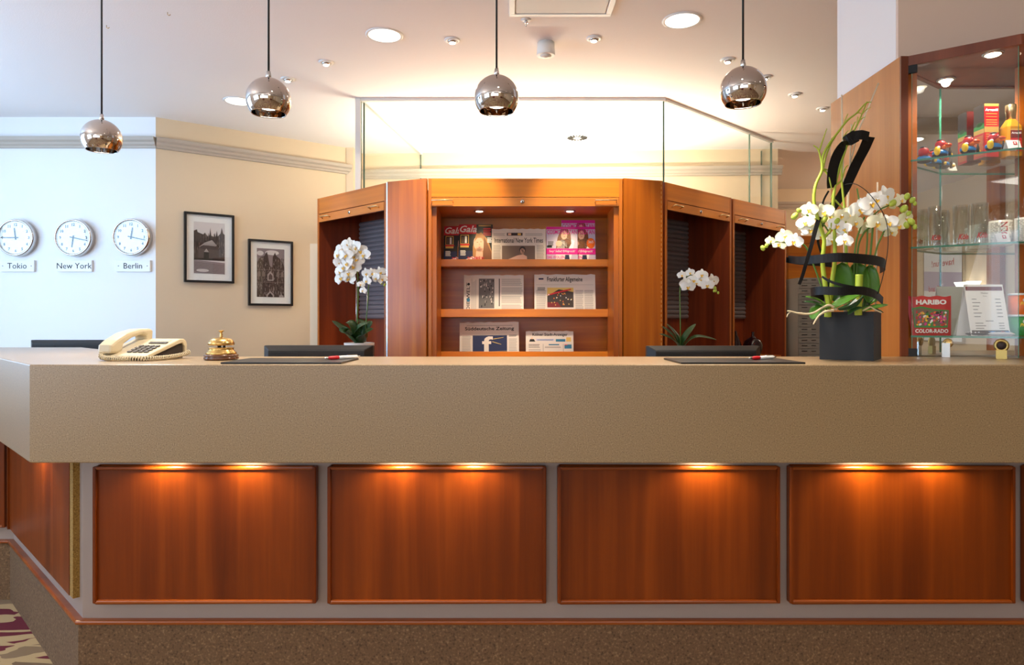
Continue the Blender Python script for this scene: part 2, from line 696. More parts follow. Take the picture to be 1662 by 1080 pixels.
def wall_with_holes(axis, pos, a0, a1, holes, m, name, th=0.1, z1=CEIL):
    """wall along an axis with window holes (a0,a1,z0,z1); returns one mesh"""
    b = MB()
    cuts = sorted(holes)
    cur = a0

    def seg(s0, s1, zz0, zz1):
        if s1 - s0 < 1e-4 or zz1 - zz0 < 1e-4:
            return
        if axis == 'y':
            b.box(min(pos, pos + th), max(pos, pos + th), s0, s1, zz0, zz1, m)
        else:
            b.box(s0, s1, min(pos, pos + th), max(pos, pos + th), zz0, zz1, m)
    for h0, h1, hz0, hz1 in cuts:
        seg(cur, h0, 0, z1)
        seg(h0, h1, 0, hz0)
        seg(h0, h1, hz1, z1)
        cur = h1
    seg(cur, a1, 0, z1)
    return struct(b, name)


win = [(1.6, 4.4, 0.9, 2.6), (-3.0, -0.2, 0.9, 2.6)]
wall_with_holes('y', X0 - .1, Y0, 5.46, win, 'wall_white', 'wall_left')
wall_with_holes('x', Y0 - .1, X0, X1, [(-3.7, 1.3, 0.85, 2.55)], 'wall', 'wall_rear')
struct(MB().box(X1, X1 + .1, Y0, Y1, 0, CEIL, 'wall'), 'wall_right')
struct(MB().box(X0, -2.85, 5.46, 5.56, 0, CEIL, 'wall_white'), 'wall_clocks')
wa = Vector((-2.85, 5.46)); wb = Vector((-1.53, 6.45)); wd = (wb - wa).normalized(); wn = Vector((-wd.y, wd.x))
q = [wa, wb, wb + wn * .1, wa + wn * .1]
struct(MB().prism([(p.x, p.y) for p in q], 0, CEIL, 'wall'), 'wall_angled')
ba = Vector((-1.53, 6.66)); bb = Vector((2.52, 6.47))
struct(MB().prism([(ba.x, ba.y), (bb.x, bb.y), (bb.x, bb.y + .12), (ba.x, ba.y + .12)], 0, CEIL, 'wall'), 'wall_back')
struct(MB().box(-1.56, -1.49, 6.42, 6.8, 0, CEIL, 'wall'), 'wall_corner')
struct(MB().box(2.44, 2.52, 6.58, Y1, 0, CEIL, 'wall'), 'wall_recess')
struct(MB().box(2.5, X1, Y1, Y1 + .1, 0, CEIL, 'wall'), 'wall_far')

# windows
wi = 0
for (a0, a1, z0, z1) in win:
    wi += 1
    b = MB()
    x = X0 - .06
    for s in (a0, (a0 + a1) / 2 - .02, a1 - .05):
        b.box(x, x + .05, s, s + .05, z0, z1, 'white')
    for z in (z0, z1 - .05):
        b.box(x, x + .05, a0, a1, z, z + .05, 'white')
    struct(b, 'window_%d' % wi)
b = MB()
for s in (-3.7, -2.45, -1.2, 0.05, 1.25):
    b.box(s, s + .05, Y0 - .06, Y0 - .01, 0.85, 2.55, 'white')
for z in (0.85, 2.5):
    b.box(-3.7, 1.3, Y0 - .06, Y0 - .01, z, z + .05, 'white')
struct(b, 'window_3')

# picture rail (cornice) running round the walls
def cornice(p, q, name, ext=(0, 0)):
    p = Vector(p); q = Vector(q)
    d = (q - p).normalized()
    nrm = Vector((d.y, -d.x))      # towards the room when p->q runs left to right
    p = p - d * ext[0]
    q = q + d * ext[1]
    prof = [(0, 2.624), (.018, 2.626), (.022, 2.640), (.034, 2.650), (.036, 2.668), (.052, 2.682), (.056, 2.700), (.056, 2.708), (0, 2.708)]
    vs = []
    for e in (p, q):
        for o, z in prof:
            vs.append((e.x + nrm.x * o, e.y + nrm.y * o, z))
    n = len(prof)
    fs = [(i, i + 1, n + i + 1, n + i) for i in range(n - 1)] + [tuple(range(n))[::-1], tuple(range(n, 2 * n))]
    struct(MB().add(vs, fs, 'cornice'), name)


cornice((X0, 5.46), (-2.85, 5.46), 'trim_1', (0, 0.01))
cornice(wa, wb, 'trim_2')
cornice(ba, bb, 'trim_3', (0, 0.03))
cornice((2.5, Y1), (X1, Y1), 'trim_4')

# column behind the showcase
struct(MB().box(1.425, 2.5, 2.535, 2.99, 0, CEIL, 'wall_white'), 'wall_column')
M_['shade_tint'] = mat('plaster_in_shade', C(228, 204, 184), 0.9)
struct(MB().box(1.4255, 2.5, 2.520, 2.534, 0, CEIL, 'shade_tint'), 'wall_column_shade_face')  # added skin: shade on the column's front painted into its colour

# ================================================================== RECEPTION COUNTER
SZ0, SZ1 = 0.831, 1.120
slab = [(-1.413, 2.0), (2.25, 2.0), (2.25, 2.44), (-1.231, 2.44), (-2.06, 3.27), (-3.6, 3.27), (-3.6, 2.83), (-2.243, 2.83)]
tag(MB().prism(slab, SZ0, SZ1, 'slab').build('counter_top', bevel=0.004),
    'thick speckled beige stone counter top with angled left end', 'counter top')

desk = thing('reception_desk', 'reception desk front with cherry panels over a brown carpeted plinth', 'reception desk')
BD = 2.25
body = [(-1.415, BD), (2.25, BD), (2.25, 2.42), (-1.30, 2.42), (-2.14, 3.24), (-3.6, 3.24), (-3.6, 3.064), (-2.237, 3.064)]
MB().prism(body, 0.268, SZ0, 'grey_paint').build('body', desk)


def offset_face(o):
    # outline of the front pushed out by o (towards the lobby)
    k = o * math.tan(math.radians(22.5))
    return [(2.25, BD - o), (-1.415 - k, BD - o), (-2.237 - k, 3.064 - o), (-3.6, 3.064 - o)]


fo, fi = offset_face(0.014), [(2.25, 2.40), (-1.29, 2.40), (-2.12, 3.22), (-3.6, 3.22)]
MB().prism(fo + fi[::-1], 0.0, 0.254, 'felt').build('carpeted_plinth', desk)
fo2 = offset_face(0.024)
MB().prism(fo2 + fi[::-1], 0.254, 0.268, 'mould').build('skirting_strip', desk, bevel=0.005)


def panel(x0, x1, z0, z1, M, parent, mould=True):
    d = 0.022
    o = MB().box(x0 + .004, x1 - .004, -d, 0, z0 + .004, z1 - .004, 'panel', M).build('panel', parent)
    if mould:
        b = MB()
        w, t = .011, .032
        b.box(x0, x0 + w, -t, -.001, z0, z1, 'panel', M)
        b.box(x1 - w, x1, -t, -.001, z0, z1, 'panel', M)
        b.box(x0 + w, x1 - w, -t, -.001, z0, z0 + w, 'mould', M)
        b.box(x0 + w, x1 - w, -t, -.001, z1 - w, z1, 'mould', M)
        b.build('moulding', o, bevel=0.004)
    return o


Mf = Matrix.Translation((0, BD, 0))
sp = F / (BD - .036)
for a, c in ((148, 512), (530, 887), (905, 1268), (1283, 1651), (1668, 1925)):
    panel((a - 831) / sp, (c - 831) / sp, 0.327, 0.773, Mf, desk)
# angled return panel
A = Vector((-2.237, 3.064)); B = Vector((-1.415, 2.25))
L = (B - A).length
ang = math.atan2(B.y - A.y, B.x - A.x)
Mr = rotM((A.x, A.y, 0), ang)
o = MB().box(.04, L - .075, -.022, 0, 0.327, 0.775, 'panel', Mr).build('panel', desk)
MB().box(.035, .05, -.03, 0, 0.327, 0.79, 'panel', Mr).build('moulding', o)
MB().box(L - .075, L - .035, -.020, 0, 0.327, 0.79, 'chip', Mr).build('chipboard_edge', desk, label='bare chipboard edge strip')
Ml = Matrix.Translation((0, 3.064, 0))
panel(-2.98, -2.255, 0.327, 0.773, Ml, desk)


def counter_spot(x, y, lit=True):
    t = thing('recessed_spotlight', 'small spotlight under the counter top', 'spotlight', (x, y, SZ0 - .0005), 0, 'spotlights under the counter top')
    MB().lathe([(.030, -.006), (.034, -.004), (.034, 0)], 'chrome', 24).build('ring', t)
    MB().lathe([(.022, -.0075), (.022, -.0062)], 'glow_warm' if lit else 'cyc', 20).build('bulb', t)
    if lit:
        light('SPOT', 'halogen', (0, 0, -.012), (math.radians(0), 0, 0), 6, (1.0, 0.80, 0.48), angle=150, blend=0.6, parent=t, radius=0.015)
    return t


spots = [('above the left part of the leftmost cherry panel', 270), ('above the right part of the leftmost cherry panel', 398),
         ('above the left part of the second cherry panel', 648), ('above the right part of the second cherry panel', 768),
         ('above the third cherry panel', 1143), ('above the left part of the rightmost cherry panel', 1402), ('above the right part of the rightmost cherry panel', 1512)]
for lab, px in spots:
    t = counter_spot((px - 831) / sp, 2.178)
    t['label'] = 'small warm spotlight under the counter top, ' + lab
mid = Mr @ Vector((L * .62, -.085, 0))
t = counter_spot(mid.x, mid.y)
t['label'] = 'small warm spotlight under the counter top, over the angled end panel'

# ================================================================== CLERK SIDE: desks and low cabinets that carry things
wt = thing('clerk_desk', 'low wooden clerk desk behind the stone counter, under the monitors', 'desk')
MB().prism([(-1.1, 2.46), (1.25, 2.46), (1.25, 3.15), (-1.0, 3.15), (-1.95, 4.1), (-3.0, 4.1), (-3.0, 3.29), (-2.05, 3.29), (-1.22, 2.46)], 0.72, 0.75, 'cherry_x').build('top', wt)
for x, y in ((-1.0, 3.05), (1.15, 3.05), (-2.1, 4.0), (-2.9, 4.0)):
    MB().box(x - .02, x + .02, y - .02, y + .02, 0, .72, 'steel').build('leg', wt)


def monitor(px, d, w, label):
    x = (px - 831) * d / F
    top = 1.25 - 0.108 * 1.0
    t = thing('monitor', label, 'monitor', (x, d, 0.75), 0, 'black monitors seen from behind')
    h = top - 0.75
    MB().prism([(-.11, -.09), (.11, -.09), (.13, .07), (-.13, .07)], 0, .012, 'monitor').build('base', t, bevel=.003)
    MB().box(-.03, .03, -.03, .02, .012, h - .12, 'monitor').build('stand_neck', t, bevel=.003)
    # housing with chamfered back (towards the lobby)
    z0, z1 = h - .30, h
    b = MB()
    vs = [(-w / 2, .035, z0), (w / 2, .035, z0), (w / 2, .035, z1), (-w / 2, .035, z1),
          (-w / 2, .0, z0), (w / 2, .0, z0), (w / 2, .0, z1), (-w / 2, .0, z1),
          (-w / 2 + .03, -.035, z0 + .03), (w / 2 - .03, -.035, z0 + .03), (w / 2 - .03, -.035, z1 - .018), (-w / 2 + .03, -.035, z1 - .018)]
    fs = [(1, 0, 3, 2), (0, 1, 5, 4), (1, 2, 6, 5), (2, 3, 7, 6), (3, 0, 4, 7), (4, 5, 9, 8), (5, 6, 10, 9), (6, 7, 11, 10), (7, 4, 8, 11), (8, 9, 10, 11)]
    b.add(vs, fs, 'monitor')
    b.build('housing', t, bevel=.004)
    for s in (-1, 1):
        v = MB()
        for k in range(4):
            v.box(s * w * .3 - .06, s * w * .3 + .06, -.0375, -.034, z1 - .030 - k * .006, z1 - .027 - k * .006, 'black')
        v.build('vent_slots', t)
    MB().box(-w / 2 + .012, w / 2 - .012, .035, .037, z0 + .015, z1 - .015, 'blackgloss').build('screen', t)


monitor(517, 2.92, .465, 'black monitor seen from behind, in front of the left white orchid')
monitor(1142, 2.86, .475, 'black monitor seen from behind, near the right end of the counter')
monitor(118, 3.72, .455, 'black monitor seen from behind, under the wall clocks')


# ================================================================== KIOSK OF CHERRY CABINETS
ZT = 2.19


def handle(parent, x, z, y=-.03, w=.10):
    MB().tube([(x - w / 2, 0.002, z - .012), (x - w / 2, y, z), (x + w / 2, y, z), (x + w / 2, 0.002, z - .012)], .0042, 'brass_satin', 8).build('handle', parent)


def cabinet(A, ang, w, depth, label, tambour=True, wood='cherry_x'):
    t = thing('tambour_cabinet', label, 'cabinet', (A[0], A[1], 0), ang, 'cherry cabinets of the kiosk')
    s = .022
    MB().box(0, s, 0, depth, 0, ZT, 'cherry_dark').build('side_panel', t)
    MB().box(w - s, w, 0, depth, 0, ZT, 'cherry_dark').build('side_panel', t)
    MB().box(s, w - s, depth - .02, depth, 0, ZT, 'cherry_dark').build('back_panel', t)
    MB().box(0, s, -.004, 0.0, 0, ZT, 'cherry').build('edge_strip', t)
    MB().box(w - s, w, -.004, 0.0, 0, ZT, 'cherry').build('edge_strip', t)
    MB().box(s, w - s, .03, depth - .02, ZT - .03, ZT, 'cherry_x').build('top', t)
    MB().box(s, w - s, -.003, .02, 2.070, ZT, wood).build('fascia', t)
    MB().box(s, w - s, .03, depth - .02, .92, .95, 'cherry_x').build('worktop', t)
    for k, (a, c) in enumerate(((s + .002, w / 2 - .002), (w / 2 + .002, w - s - .002))):
        dd = MB().box(a, c, -.003, .017, .06, .915, 'cherry').build('door', t)
    r = MB().box(s + .003, w - s - .003, -.005, .015, 2.006, 2.064, wood).build('pull_rail', t, label='slim front rail of the roller shutter')
    handle(r, .13, 2.040)
    handle(r, w - .13, 2.040)
    MB().lathe([(.011, -.004), (.011, .004)], 'steel', 16, Matrix.Translation((w / 2, -.008, 2.035)) @ Matrix.Rotation(PI / 2, 4, 'X')).lathe(
        [(.004, -.002), (.004, .003)], 'black', 10, Matrix.Translation((w / 2, -.012, 2.035)) @ Matrix.Rotation(PI / 2, 4, 'X')).build('lock', r)
    if tambour:
        n = 22
        z0, z1 = 1.262, 2.04
        prof = []
        for k in range(n):
            a = z0 + (z1 - z0) * k / n
            h = (z1 - z0) / n
            prof += [(0.004, a), (-0.006, a + h * .25), (-0.008, a + h * .6), (0.0, a + h * .92)]
        prof.append((0.004, z1))
        vs, fs = [], []
        for x in (s + .004, w - s - .004):
            for y, z in prof:
                vs.append((x, depth - .036 + y, z))
        m = len(prof)
        fs = [(i, m + i, m + i + 1, i + 1) for i in range(m - 1)]
        MB().add(vs, fs, 'tambour').build('tambour', t, solid=.002, label='ribbed grey roller shutter slats hanging at the back')
    return t


aL = math.radians(-43.6)
cabinet((-1.503, 5.286), aL, .891, .40, 'cherry cabinet with open roller front, left of the newspaper shelves, behind the tall orchid')
aR = math.radians(43.2)
cR = cabinet((1.040, 4.645), aR, .883, .40, 'cherry cabinet with open roller front, right of the newspaper shelves, behind the small orchid')
cabinet((1.705, 5.275), math.radians(42.5), .88, .40, 'rightmost cherry cabinet with open roller front and dark vases inside')

# angled pillars between the cabinets
def pillar(a, b2, label):
    a = Vector(a); b2 = Vector(b2)
    d = (b2 - a); Lp = d.length
    an = math.atan2(d.y, d.x)
    t = thing('corner_panel', label, 'wood panel', (a.x, a.y, 0), an)
    MB().box(0, Lp, 0, .022, 0, ZT + .004, 'cherry').build('panel', t)
    return t, Lp


pl, Lp = pillar((-.850, 4.655), (-.571, 4.541), 'tall angled cherry panel on the left of the newspaper shelves')
MB().box(-.006, .004, -.004, .02, 0, ZT, 'steel').build('edge_strip', pl, label='pale metal edge strip')
pr, Lp = pillar((.742, 4.532), (1.020, 4.622), 'tall angled cherry panel on the right of the newspaper shelves')
b = MB()
for k in range(40):
    z = .92 + k * .032
    b.box(Lp - .012, Lp - .009, -.001, .001, z, z + .018, 'brass_satin')
b.build('dashed_guide', pr)
b = MB()
for k in range(1):
    b.box(-.03, -.012, .0, .02, 1.0, 1.9, 'wall_white')

# white edge panel left of the left cabinet
tag(MB().box(-1.61, -1.525, 5.44, 5.47, 0, 1.86, 'wall').build('edge_board'), 'narrow cream board standing beside the left cherry cabinet', 'board')

# central newspaper cabinet
W = 1.288
nc = thing('newspaper_cabinet', 'central cherry cabinet with newspapers and magazines on three shelves', 'cabinet', (-.556, 4.53, 0))
DEP = .58
MB().box(0, .022, 0, DEP, 0, ZT, 'cherry').build('side_panel', nc)
MB().box(W - .022, W, 0, DEP, 0, ZT, 'cherry').build('side_panel', nc)
MB().box(.022, W - .022, DEP - .02, DEP, 0, ZT, 'shelf').build('back_panel', nc)
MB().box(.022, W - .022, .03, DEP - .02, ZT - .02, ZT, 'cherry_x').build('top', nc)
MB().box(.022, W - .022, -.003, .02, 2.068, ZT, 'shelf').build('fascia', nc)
r = MB().box(.024, W - .024, -.006, .014, 2.006, 2.064, 'cherry_x').build('pull_rail', nc, label='slim front rail of the roller shutter')
handle(r, .095, 2.042, w=.14)
handle(r, W - .11, 2.042, w=.14)
MB().lathe([(.013, -.004), (.013, .004)], 'steel', 18, Matrix.Translation((.625, -.010, 2.036)) @ Matrix.Rotation(PI / 2, 4, 'X')).lathe(
    [(.005, -.002), (.005, .003)], 'black', 10, Matrix.Translation((.625, -.014, 2.036)) @ Matrix.Rotation(PI / 2, 4, 'X')).build('lock', r)
so = MB().box(.022, W - .022, .02, DEP - .02, 2.010, 2.030, 'shelf').build('soffit', nc)
MB().box(.022, .052, .03, .32, .90, 2.01, 'cherry').build('inner_stile', nc)
MB().box(W - .052, W - .022, .03, .32, .90, 2.01, 'cherry').build('inner_stile', nc)
for z0, z1 in ((1.631, 1.683), (1.272, 1.329), (.970, 1.027)):
    s_ = MB().box(.022, W - .022, .33, DEP - .02, z0 + .002, z0 + .02, 'shelf').build('shelf', nc)
    MB().box(.022, W - .022, .318, .332, z0, z1, 'shelf').build('shelf_lip', s_, bevel=.002)
MB().box(.022, W - .022, .0, .02, .05, .90, 'cherry').build('door', nc)
MB().box(.022, W - .022, .02, .33, .88, .90, 'cherry_x').build('worktop', nc)


def shelf_spot(px, lab):
    x = (px - 831) * 4.745 / F
    t = thing('recessed_spotlight', lab, 'spotlight', (x, 4.745, 2.0095), 0, 'spotlights over the newspapers')
    MB().lathe([(.034, -.004), (.040, -.003), (.040, 0)], 'steel', 24).build('ring', t)
    MB().lathe([(.024, -.0055), (.024, -.0042)], 'glow_warm', 20).build('bulb', t)
    light('SPOT', 'halogen', (0, 0, -.015), (math.radians(14), 0, 0), 6, (1.0, .78, .46), angle=100, blend=.7, parent=t, radius=.018)
    return t


shelf_spot(778, 'small round spotlight above the red magazines in the newspaper cabinet')
shelf_spot(925, 'small round spotlight above the pink magazines in the newspaper cabinet')


# ------------------------------------------------------------------ newspapers and magazines
def sheet(name, label, cat, px0, px1, pytop, zbase, d, group, lean=8.0, thick=.006, tilt=0.0, stock='paper'):
    x0 = (px0 - 831) * d / F
    w = (px1 - px0) * d / F
    ztop = EYE + (520 - pytop) * (d + .03) / F
    h = (ztop - zbase) / math.cos(math.radians(lean))
    t = thing(name, label, cat, (x0, d, zbase), group=group, rot=(math.radians(-lean), math.radians(tilt), 0))
    return t, w, h


def paper_body(t, w, h, thick=.006, stock='paper', wavy=0.004):
    n = 14
    rnd = random.Random(int(w * 9999))
    off = [rnd.random() * wavy for _ in range(n + 1)]
    b = MB()
    vs, fs = [], []
    for k in range(n + 1):
        u = w * k / n
        for y in (0, thick):
            vs += [(u, y, 0), (u, y, h - wavy + off[k])]
    for k in range(n):
        i = k * 4
        j = i + 4
        fs += [(i, j, j + 1, i + 1), (i + 2, i + 3, j + 3, j + 2), (i + 1, j + 1, j + 3, i + 3), (i, i + 2, j + 2, j)]
    fs += [(0, 1, 3, 2), (n * 4, n * 4 + 2, n * 4 + 3, n * 4 + 1)]
    b.add(vs, fs, stock)
    return b.build('pages', t)


ID = Matrix.Identity(4)
zs1, zs2, zs3 = 1.6515, 1.2925, .9905
DP = 4.905


def gala(px0, px1, pytop, d, lab):
    t, w, h = sheet('magazine', lab, 'magazine', px0, px1, pytop, zs1, d, 'magazines on the top shelf', lean=9, stock='paperw')
    paper_body(t, w, h, .004, 'blackgloss', 0.0005)
    p = Print(ID)
    p.rect(0, 0, w, h, 'blackgloss').nxt()
    p.rect(0, 0, w * .42, h * .34, 'navy')
    p.rect(0, h * .76, w * .52, h, 'red')
    p.poly([(w * .40, h * .02), (w * .98, h * .02), (w * .98, h * .30), (w * .86, h * .62), (w * .66, h * .80), (w * .50, h * .72), (w * .42, h * .45)], 'hairl').nxt()
    p.poly([(w * .10, 0), (w * .62, 0), (w * .52, h * .16), (w * .40, h * .20), (w * .2, h * .12)], 'paperw')
    p.ell(w * .60, h * .50, w * .155, h * .20, 'skin', rot=.25).poly([(w * .50, h * .10), (w * .72, h * .10), (w * .70, h * .40), (w * .52, h * .40)], 'skin').nxt()
    p.poly([(w * .46, h * .56), (w * .52, h * .78), (w * .74, h * .74), (w * .70, h * .66), (w * .55, h * .66)], 'hairl')
    p.text('Gala', w * .03, h * .80, 'paperw', height=h * .17, width=w * .50, shear=.3, bold=.02)
    p.rect(w * .05, h * .42, w * .30, h * .74, 'gold').nxt()
    p.rect(w * .07, h * .52, w * .28, h * .72, 'dkbrown').rect(w * .04, h * .47, w * .32, h * .51, 'red').nxt()
    p.rect(w * .10, h * .53, w * .15, h * .69, 'midbrown').rect(w * .18, h * .53, w * .24, h * .70, 'paperw')
    p.ell(w * .55, h * .55, w * .026, h * .007, 'hair').ell(w * .655, h * .56, w * .026, h * .007, 'hair').poly([(w * .60, h * .55), (w * .63, h * .47), (w * .595, h * .47)], 'blush')
    p.ell(w * .615, h * .425, w * .032, h * .010, 'liprose').poly([(w * .70, h * .02), (w * .98, h * .02), (w * .96, h * .30), (w * .80, h * .60), (w * .74, h * .68), (w * .73, h * .40)], 'hair')
    p.text('SCHIRE M', w * .26, h * .09, 'red', height=h * .10, width=w * .50, bold=.03)
    p.lines(w * .05, h * .22, w * .22, h * .36, 5, 'paperw', .5)
    p.lines(w * .72, h * .72, w * .95, h * .92, 5, 'red', .6)
    p.lines(w * .84, h * .54, w * .97, h * .68, 4, 'paperw', .6)
    p.lines(w * .58, h * .955, w * .98, h * .985, 2, 'gold', .5)
    p.b.build('cover', t)


gala(720, 772, 367, 4.925, 'red and black celebrity magazine standing half behind another copy')
gala(744, 799.5, 364, 4.905, 'red and black celebrity magazine with a blonde woman, front copy')


def cosmo(px0, px1, pytop, d, lab, badge=False):
    t, w, h = sheet('magazine', lab, 'magazine', px0, px1, pytop, zs1, d, 'magazines on the top shelf', lean=9, stock='paperw')
    paper_body(t, w, h, .004, 'paperw', 0.0005)
    p = Print(ID)
    p.rect(0, 0, w, h, 'lilac').nxt()
    p.poly([(w * .30, h * .38), (w * .36, h * .70), (w * .48, h * .97), (w * .66, h * .98), (w * .78, h * .80), (w * .80, h * .55), (w * .70, h * .40)], 'hair')
    p.poly([(w * .30, 0), (w * .74, 0), (w * .82, h * .30), (w * .90, h * .62), (w * .62, h * .72), (w * .38, h * .60), (w * .30, h * .30)], 'paperw').nxt()
    p.ell(w * .57, h * .78, w * .10, h * .12, 'skin').ell(w * .40, h * .55, w * .10, h * .08, 'skin', rot=.6).nxt()
    p.rect(0, h * .26, w, h * .42, 'magenta')
    p.rect(0, h * .93, w, h * 1.0, 'magenta')
    p.ell(w * .55, h * .80, w * .02, h * .006, 'hair').ell(w * .61, h * .80, w * .02, h * .006, 'hair').ell(w * .58, h * .735, w * .025, h * .009, 'liprose')
    p.text('COSMOPOLITAN', w * .02, h * .80, 'magenta', height=h * .12, width=w * .96, bold=.02)
    if badge:
        p.ell(w * .86, h * .56, w * .13, h * .14, 'orange')
    p.nxt()
    if badge:
        p.text('365', w * .78, h * .56, 'paperw', height=h * .07, width=w * .16)
    p.text('Sexy! Selbst! Erfolgreich!', w * .08, h * .30, 'paperw', height=h * .08, width=w * .84, shear=.3)
    p.text('DAS WOLLEN', w * .02, h * .15, 'magenta', height=h * .08, width=w * .56, bold=.02)
    p.text('FRAUEN', w * .02, h * .03, 'magenta', height=h * .09, width=w * .36, bold=.02)
    p.lines(w * .05, h * .50, w * .24, h * .62, 3, 'inkg2', .6)
    p.rect(w * .02, h * .44, w * .18, h * .50, 'blackgloss')
    p.poly([(w * .56, 0), (w * .76, 0), (w * .72, h * .25), (w * .60, h * .25)], 'navy')
    p.b.build('cover', t)


cosmo(912, 967, 357, 4.930, 'pink and white women magazine peeking out behind the front copies on the right')
cosmo(914, 967, 368, 4.915, 'second pink and white women magazine, with an orange badge, right behind the front copy', True)
cosmo(887, 938, 368, 4.898, 'pink and white women magazine with a curly-haired cover woman, leftmost copy')


def broadsheet(px0, px1, pytop, zb, d, lab, draw, tilt=0.0):
    t, w, h = sheet('newspaper', lab, 'newspaper', px0, px1, pytop, zb, d, 'newspapers on the shelves', lean=8, tilt=tilt)
    paper_body(t, w, h, .008, 'paper', .006)
    p = Print(ID)
    draw(p, w, h)
    p.b.build('front_page', t)


def nyt(p, w, h):
    p.text('International New York Times', w * .05, h * .60, 'ink', height=h * .14, width=w * .90, bold=.012)
    p.rect(w * .28, h * .80, w * .57, h * .88, 'dkbrown')
    p.rect(w * .19, 0, w * .80, h * .52, 'midbrown')
    p.lines(w * .03, h * .05, w * .17, h * .55, 12, 'inkg', .4)
    p.lines(w * .83, h * .05, w * .97, h * .55, 12, 'inkg', .4)
    p.lines(w * .03, h * .80, w * .25, h * .88, 3, 'inkg', .4)
    p.lines(w * .62, h * .80, w * .97, h * .88, 3, 'inkg', .4).nxt()
    p.ell(w * .57, h * .40, w * .06, h * .10, 'dkbrown').ell(w * .57, h * .37, w * .045, h * .08, 'skin')
    p.poly([(w * .45, 0), (w * .66, 0), (w * .65, h * .22), (w * .58, h * .28), (w * .48, h * .25), (w * .24, h * .10), (w * .22, h * .06), (w * .45, h * .14)], 'skin')
    p.rect(w * .30, h * .81, w * .36, h * .87, 'skin').rect(w * .48, h * .81, w * .54, h * .87, 'gold')


broadsheet(798, 886, 371, zs1, DP, 'folded newspaper with a photo of a crying child, on the top shelf', nyt)


def faz(p, w, h):
    p.text('Frankfurter Allgemeine', w * .21, h * .78, 'ink', height=h * .15, width=w * .58, bold=.018)
    p.rect(w * .03, h * .73, w * .97, h * .735, 'inkg')
    p.rect(w * .21, h * .17, w * .64, h * .66, 'dkbrown')
    for a, c in ((.03, .19), (.67, .80), (.82, .97)):
        p.lines(w * a, h * .05, w * c, h * .62, 14, 'inkg', .4)
    p.lines(w * .05, h * .60, w * .18, h * .68, 3, 'ink', .5)
    p.rect(w * .07, h * .86, w * .15, h * .90, 'navy').nxt()
    p.poly([(w * .21, h * .45), (w * .40, h * .62), (w * .64, h * .55), (w * .64, h * .66), (w * .21, h * .66)], 'gold')
    p.poly([(w * .21, h * .17), (w * .44, h * .17), (w * .38, h * .30), (w * .21, h * .30)], 'darkred')
    p.poly([(w * .21, h * .50), (w * .21, h * .46), (w * .60, h * .60), (w * .60, h * .64)], 'red').nxt()
    rnd = random.Random(3)
    for k in range(26):
        u = w * (.23 + .38 * rnd.random())
        v = h * (.22 + .32 * rnd.random())
        p.ell(u, v, w * .008, h * .016, random.choice(['gold', 'orange', 'paperw']), 8)


broadsheet(867.5, 967, 445, zs2, DP, 'folded newspaper with a red and gold parliament photo, right on the middle shelf', faz)


def welt(p, w, h):
    p.text('DIE WELT', w * .10, h * .10, 'ink', height=w * .055, width=h * .70, rot=PI / 2, bold=.01)
    p.ell(w * .08, h * .76, w * .02, h * .035, 'ink')
    p.ell(w * .075, h * .36, w * .03, h * .05, 'teal')
    p.rect(w * .25, h * .15, w * .51, h * .90, 'inkg2')
    p.lines(w * .13, h * .05, w * .22, h * .92, 4, 'inkg', .3, .3, vertical=True)
    p.rect(w * .585, h * .2, w * .60, h * .9, 'ink')
    for k in range(4):
        p.lines(w * .63, h * (.06 + k * .22), w * .98, h * (.06 + k * .22 + .19), 8, 'inkg', .45)
    p.nxt()
    rnd = random.Random(5)
    for k in range(46):
        u = w * (.265 + .22 * rnd.random())
        v = h * (.17 + .68 * rnd.random())
        p.rect(u, v, u + w * .014, v + h * .03 + h * .03 * rnd.random(), rnd.choice(['ink', 'ink', 'paper', 'inkg']))


broadsheet(752.5, 850, 446, zs2, DP, 'folded newspaper lying sideways with a group photo, left on the middle shelf', welt)


def sz(p, w, h):
    p.text('Süddeutsche Zeitung', w * .09, h * .72, 'ink', height=h * .13, width=w * .83, bold=.022)
    p.lines(w * .12, h * .88, w * .90, h * .91, 1, 'inkg', .5, .02)
    p.rect(w * .04, h * .66, w * .96, h * .664, 'inkg')
    p.rect(w * .22, 0, w * .80, h * .60, 'navy')
    p.lines(w * .04, h * .02, w * .19, h * .60, 14, 'inkg', .4)
    p.lines(w * .83, h * .02, w * .97, h * .52, 12, 'inkg', .4)
    p.lines(w * .83, h * .56, w * .97, h * .62, 2, 'ink', .5).nxt()
    p.poly([(w * .22, 0), (w * .80, 0), (w * .80, h * .16), (w * .22, h * .10)], 'inkg2')
    p.text('f', w * .38, h * .13, 'paper', height=h * .44, width=w * .18, bold=.03)
    p.poly([(w * .56, h * .50), (w * .74, h * .54), (w * .74, h * .53), (w * .57, h * .485)], 'gold').poly([(w * .56, h * .42), (w * .70, h * .34), (w * .70, h * .33), (w * .54, h * .41)], 'gold')


broadsheet(746, 842.5, 523, zs3, DP, 'folded newspaper with a dark blue photo of a letter, left on the bottom shelf', sz, tilt=-.6)


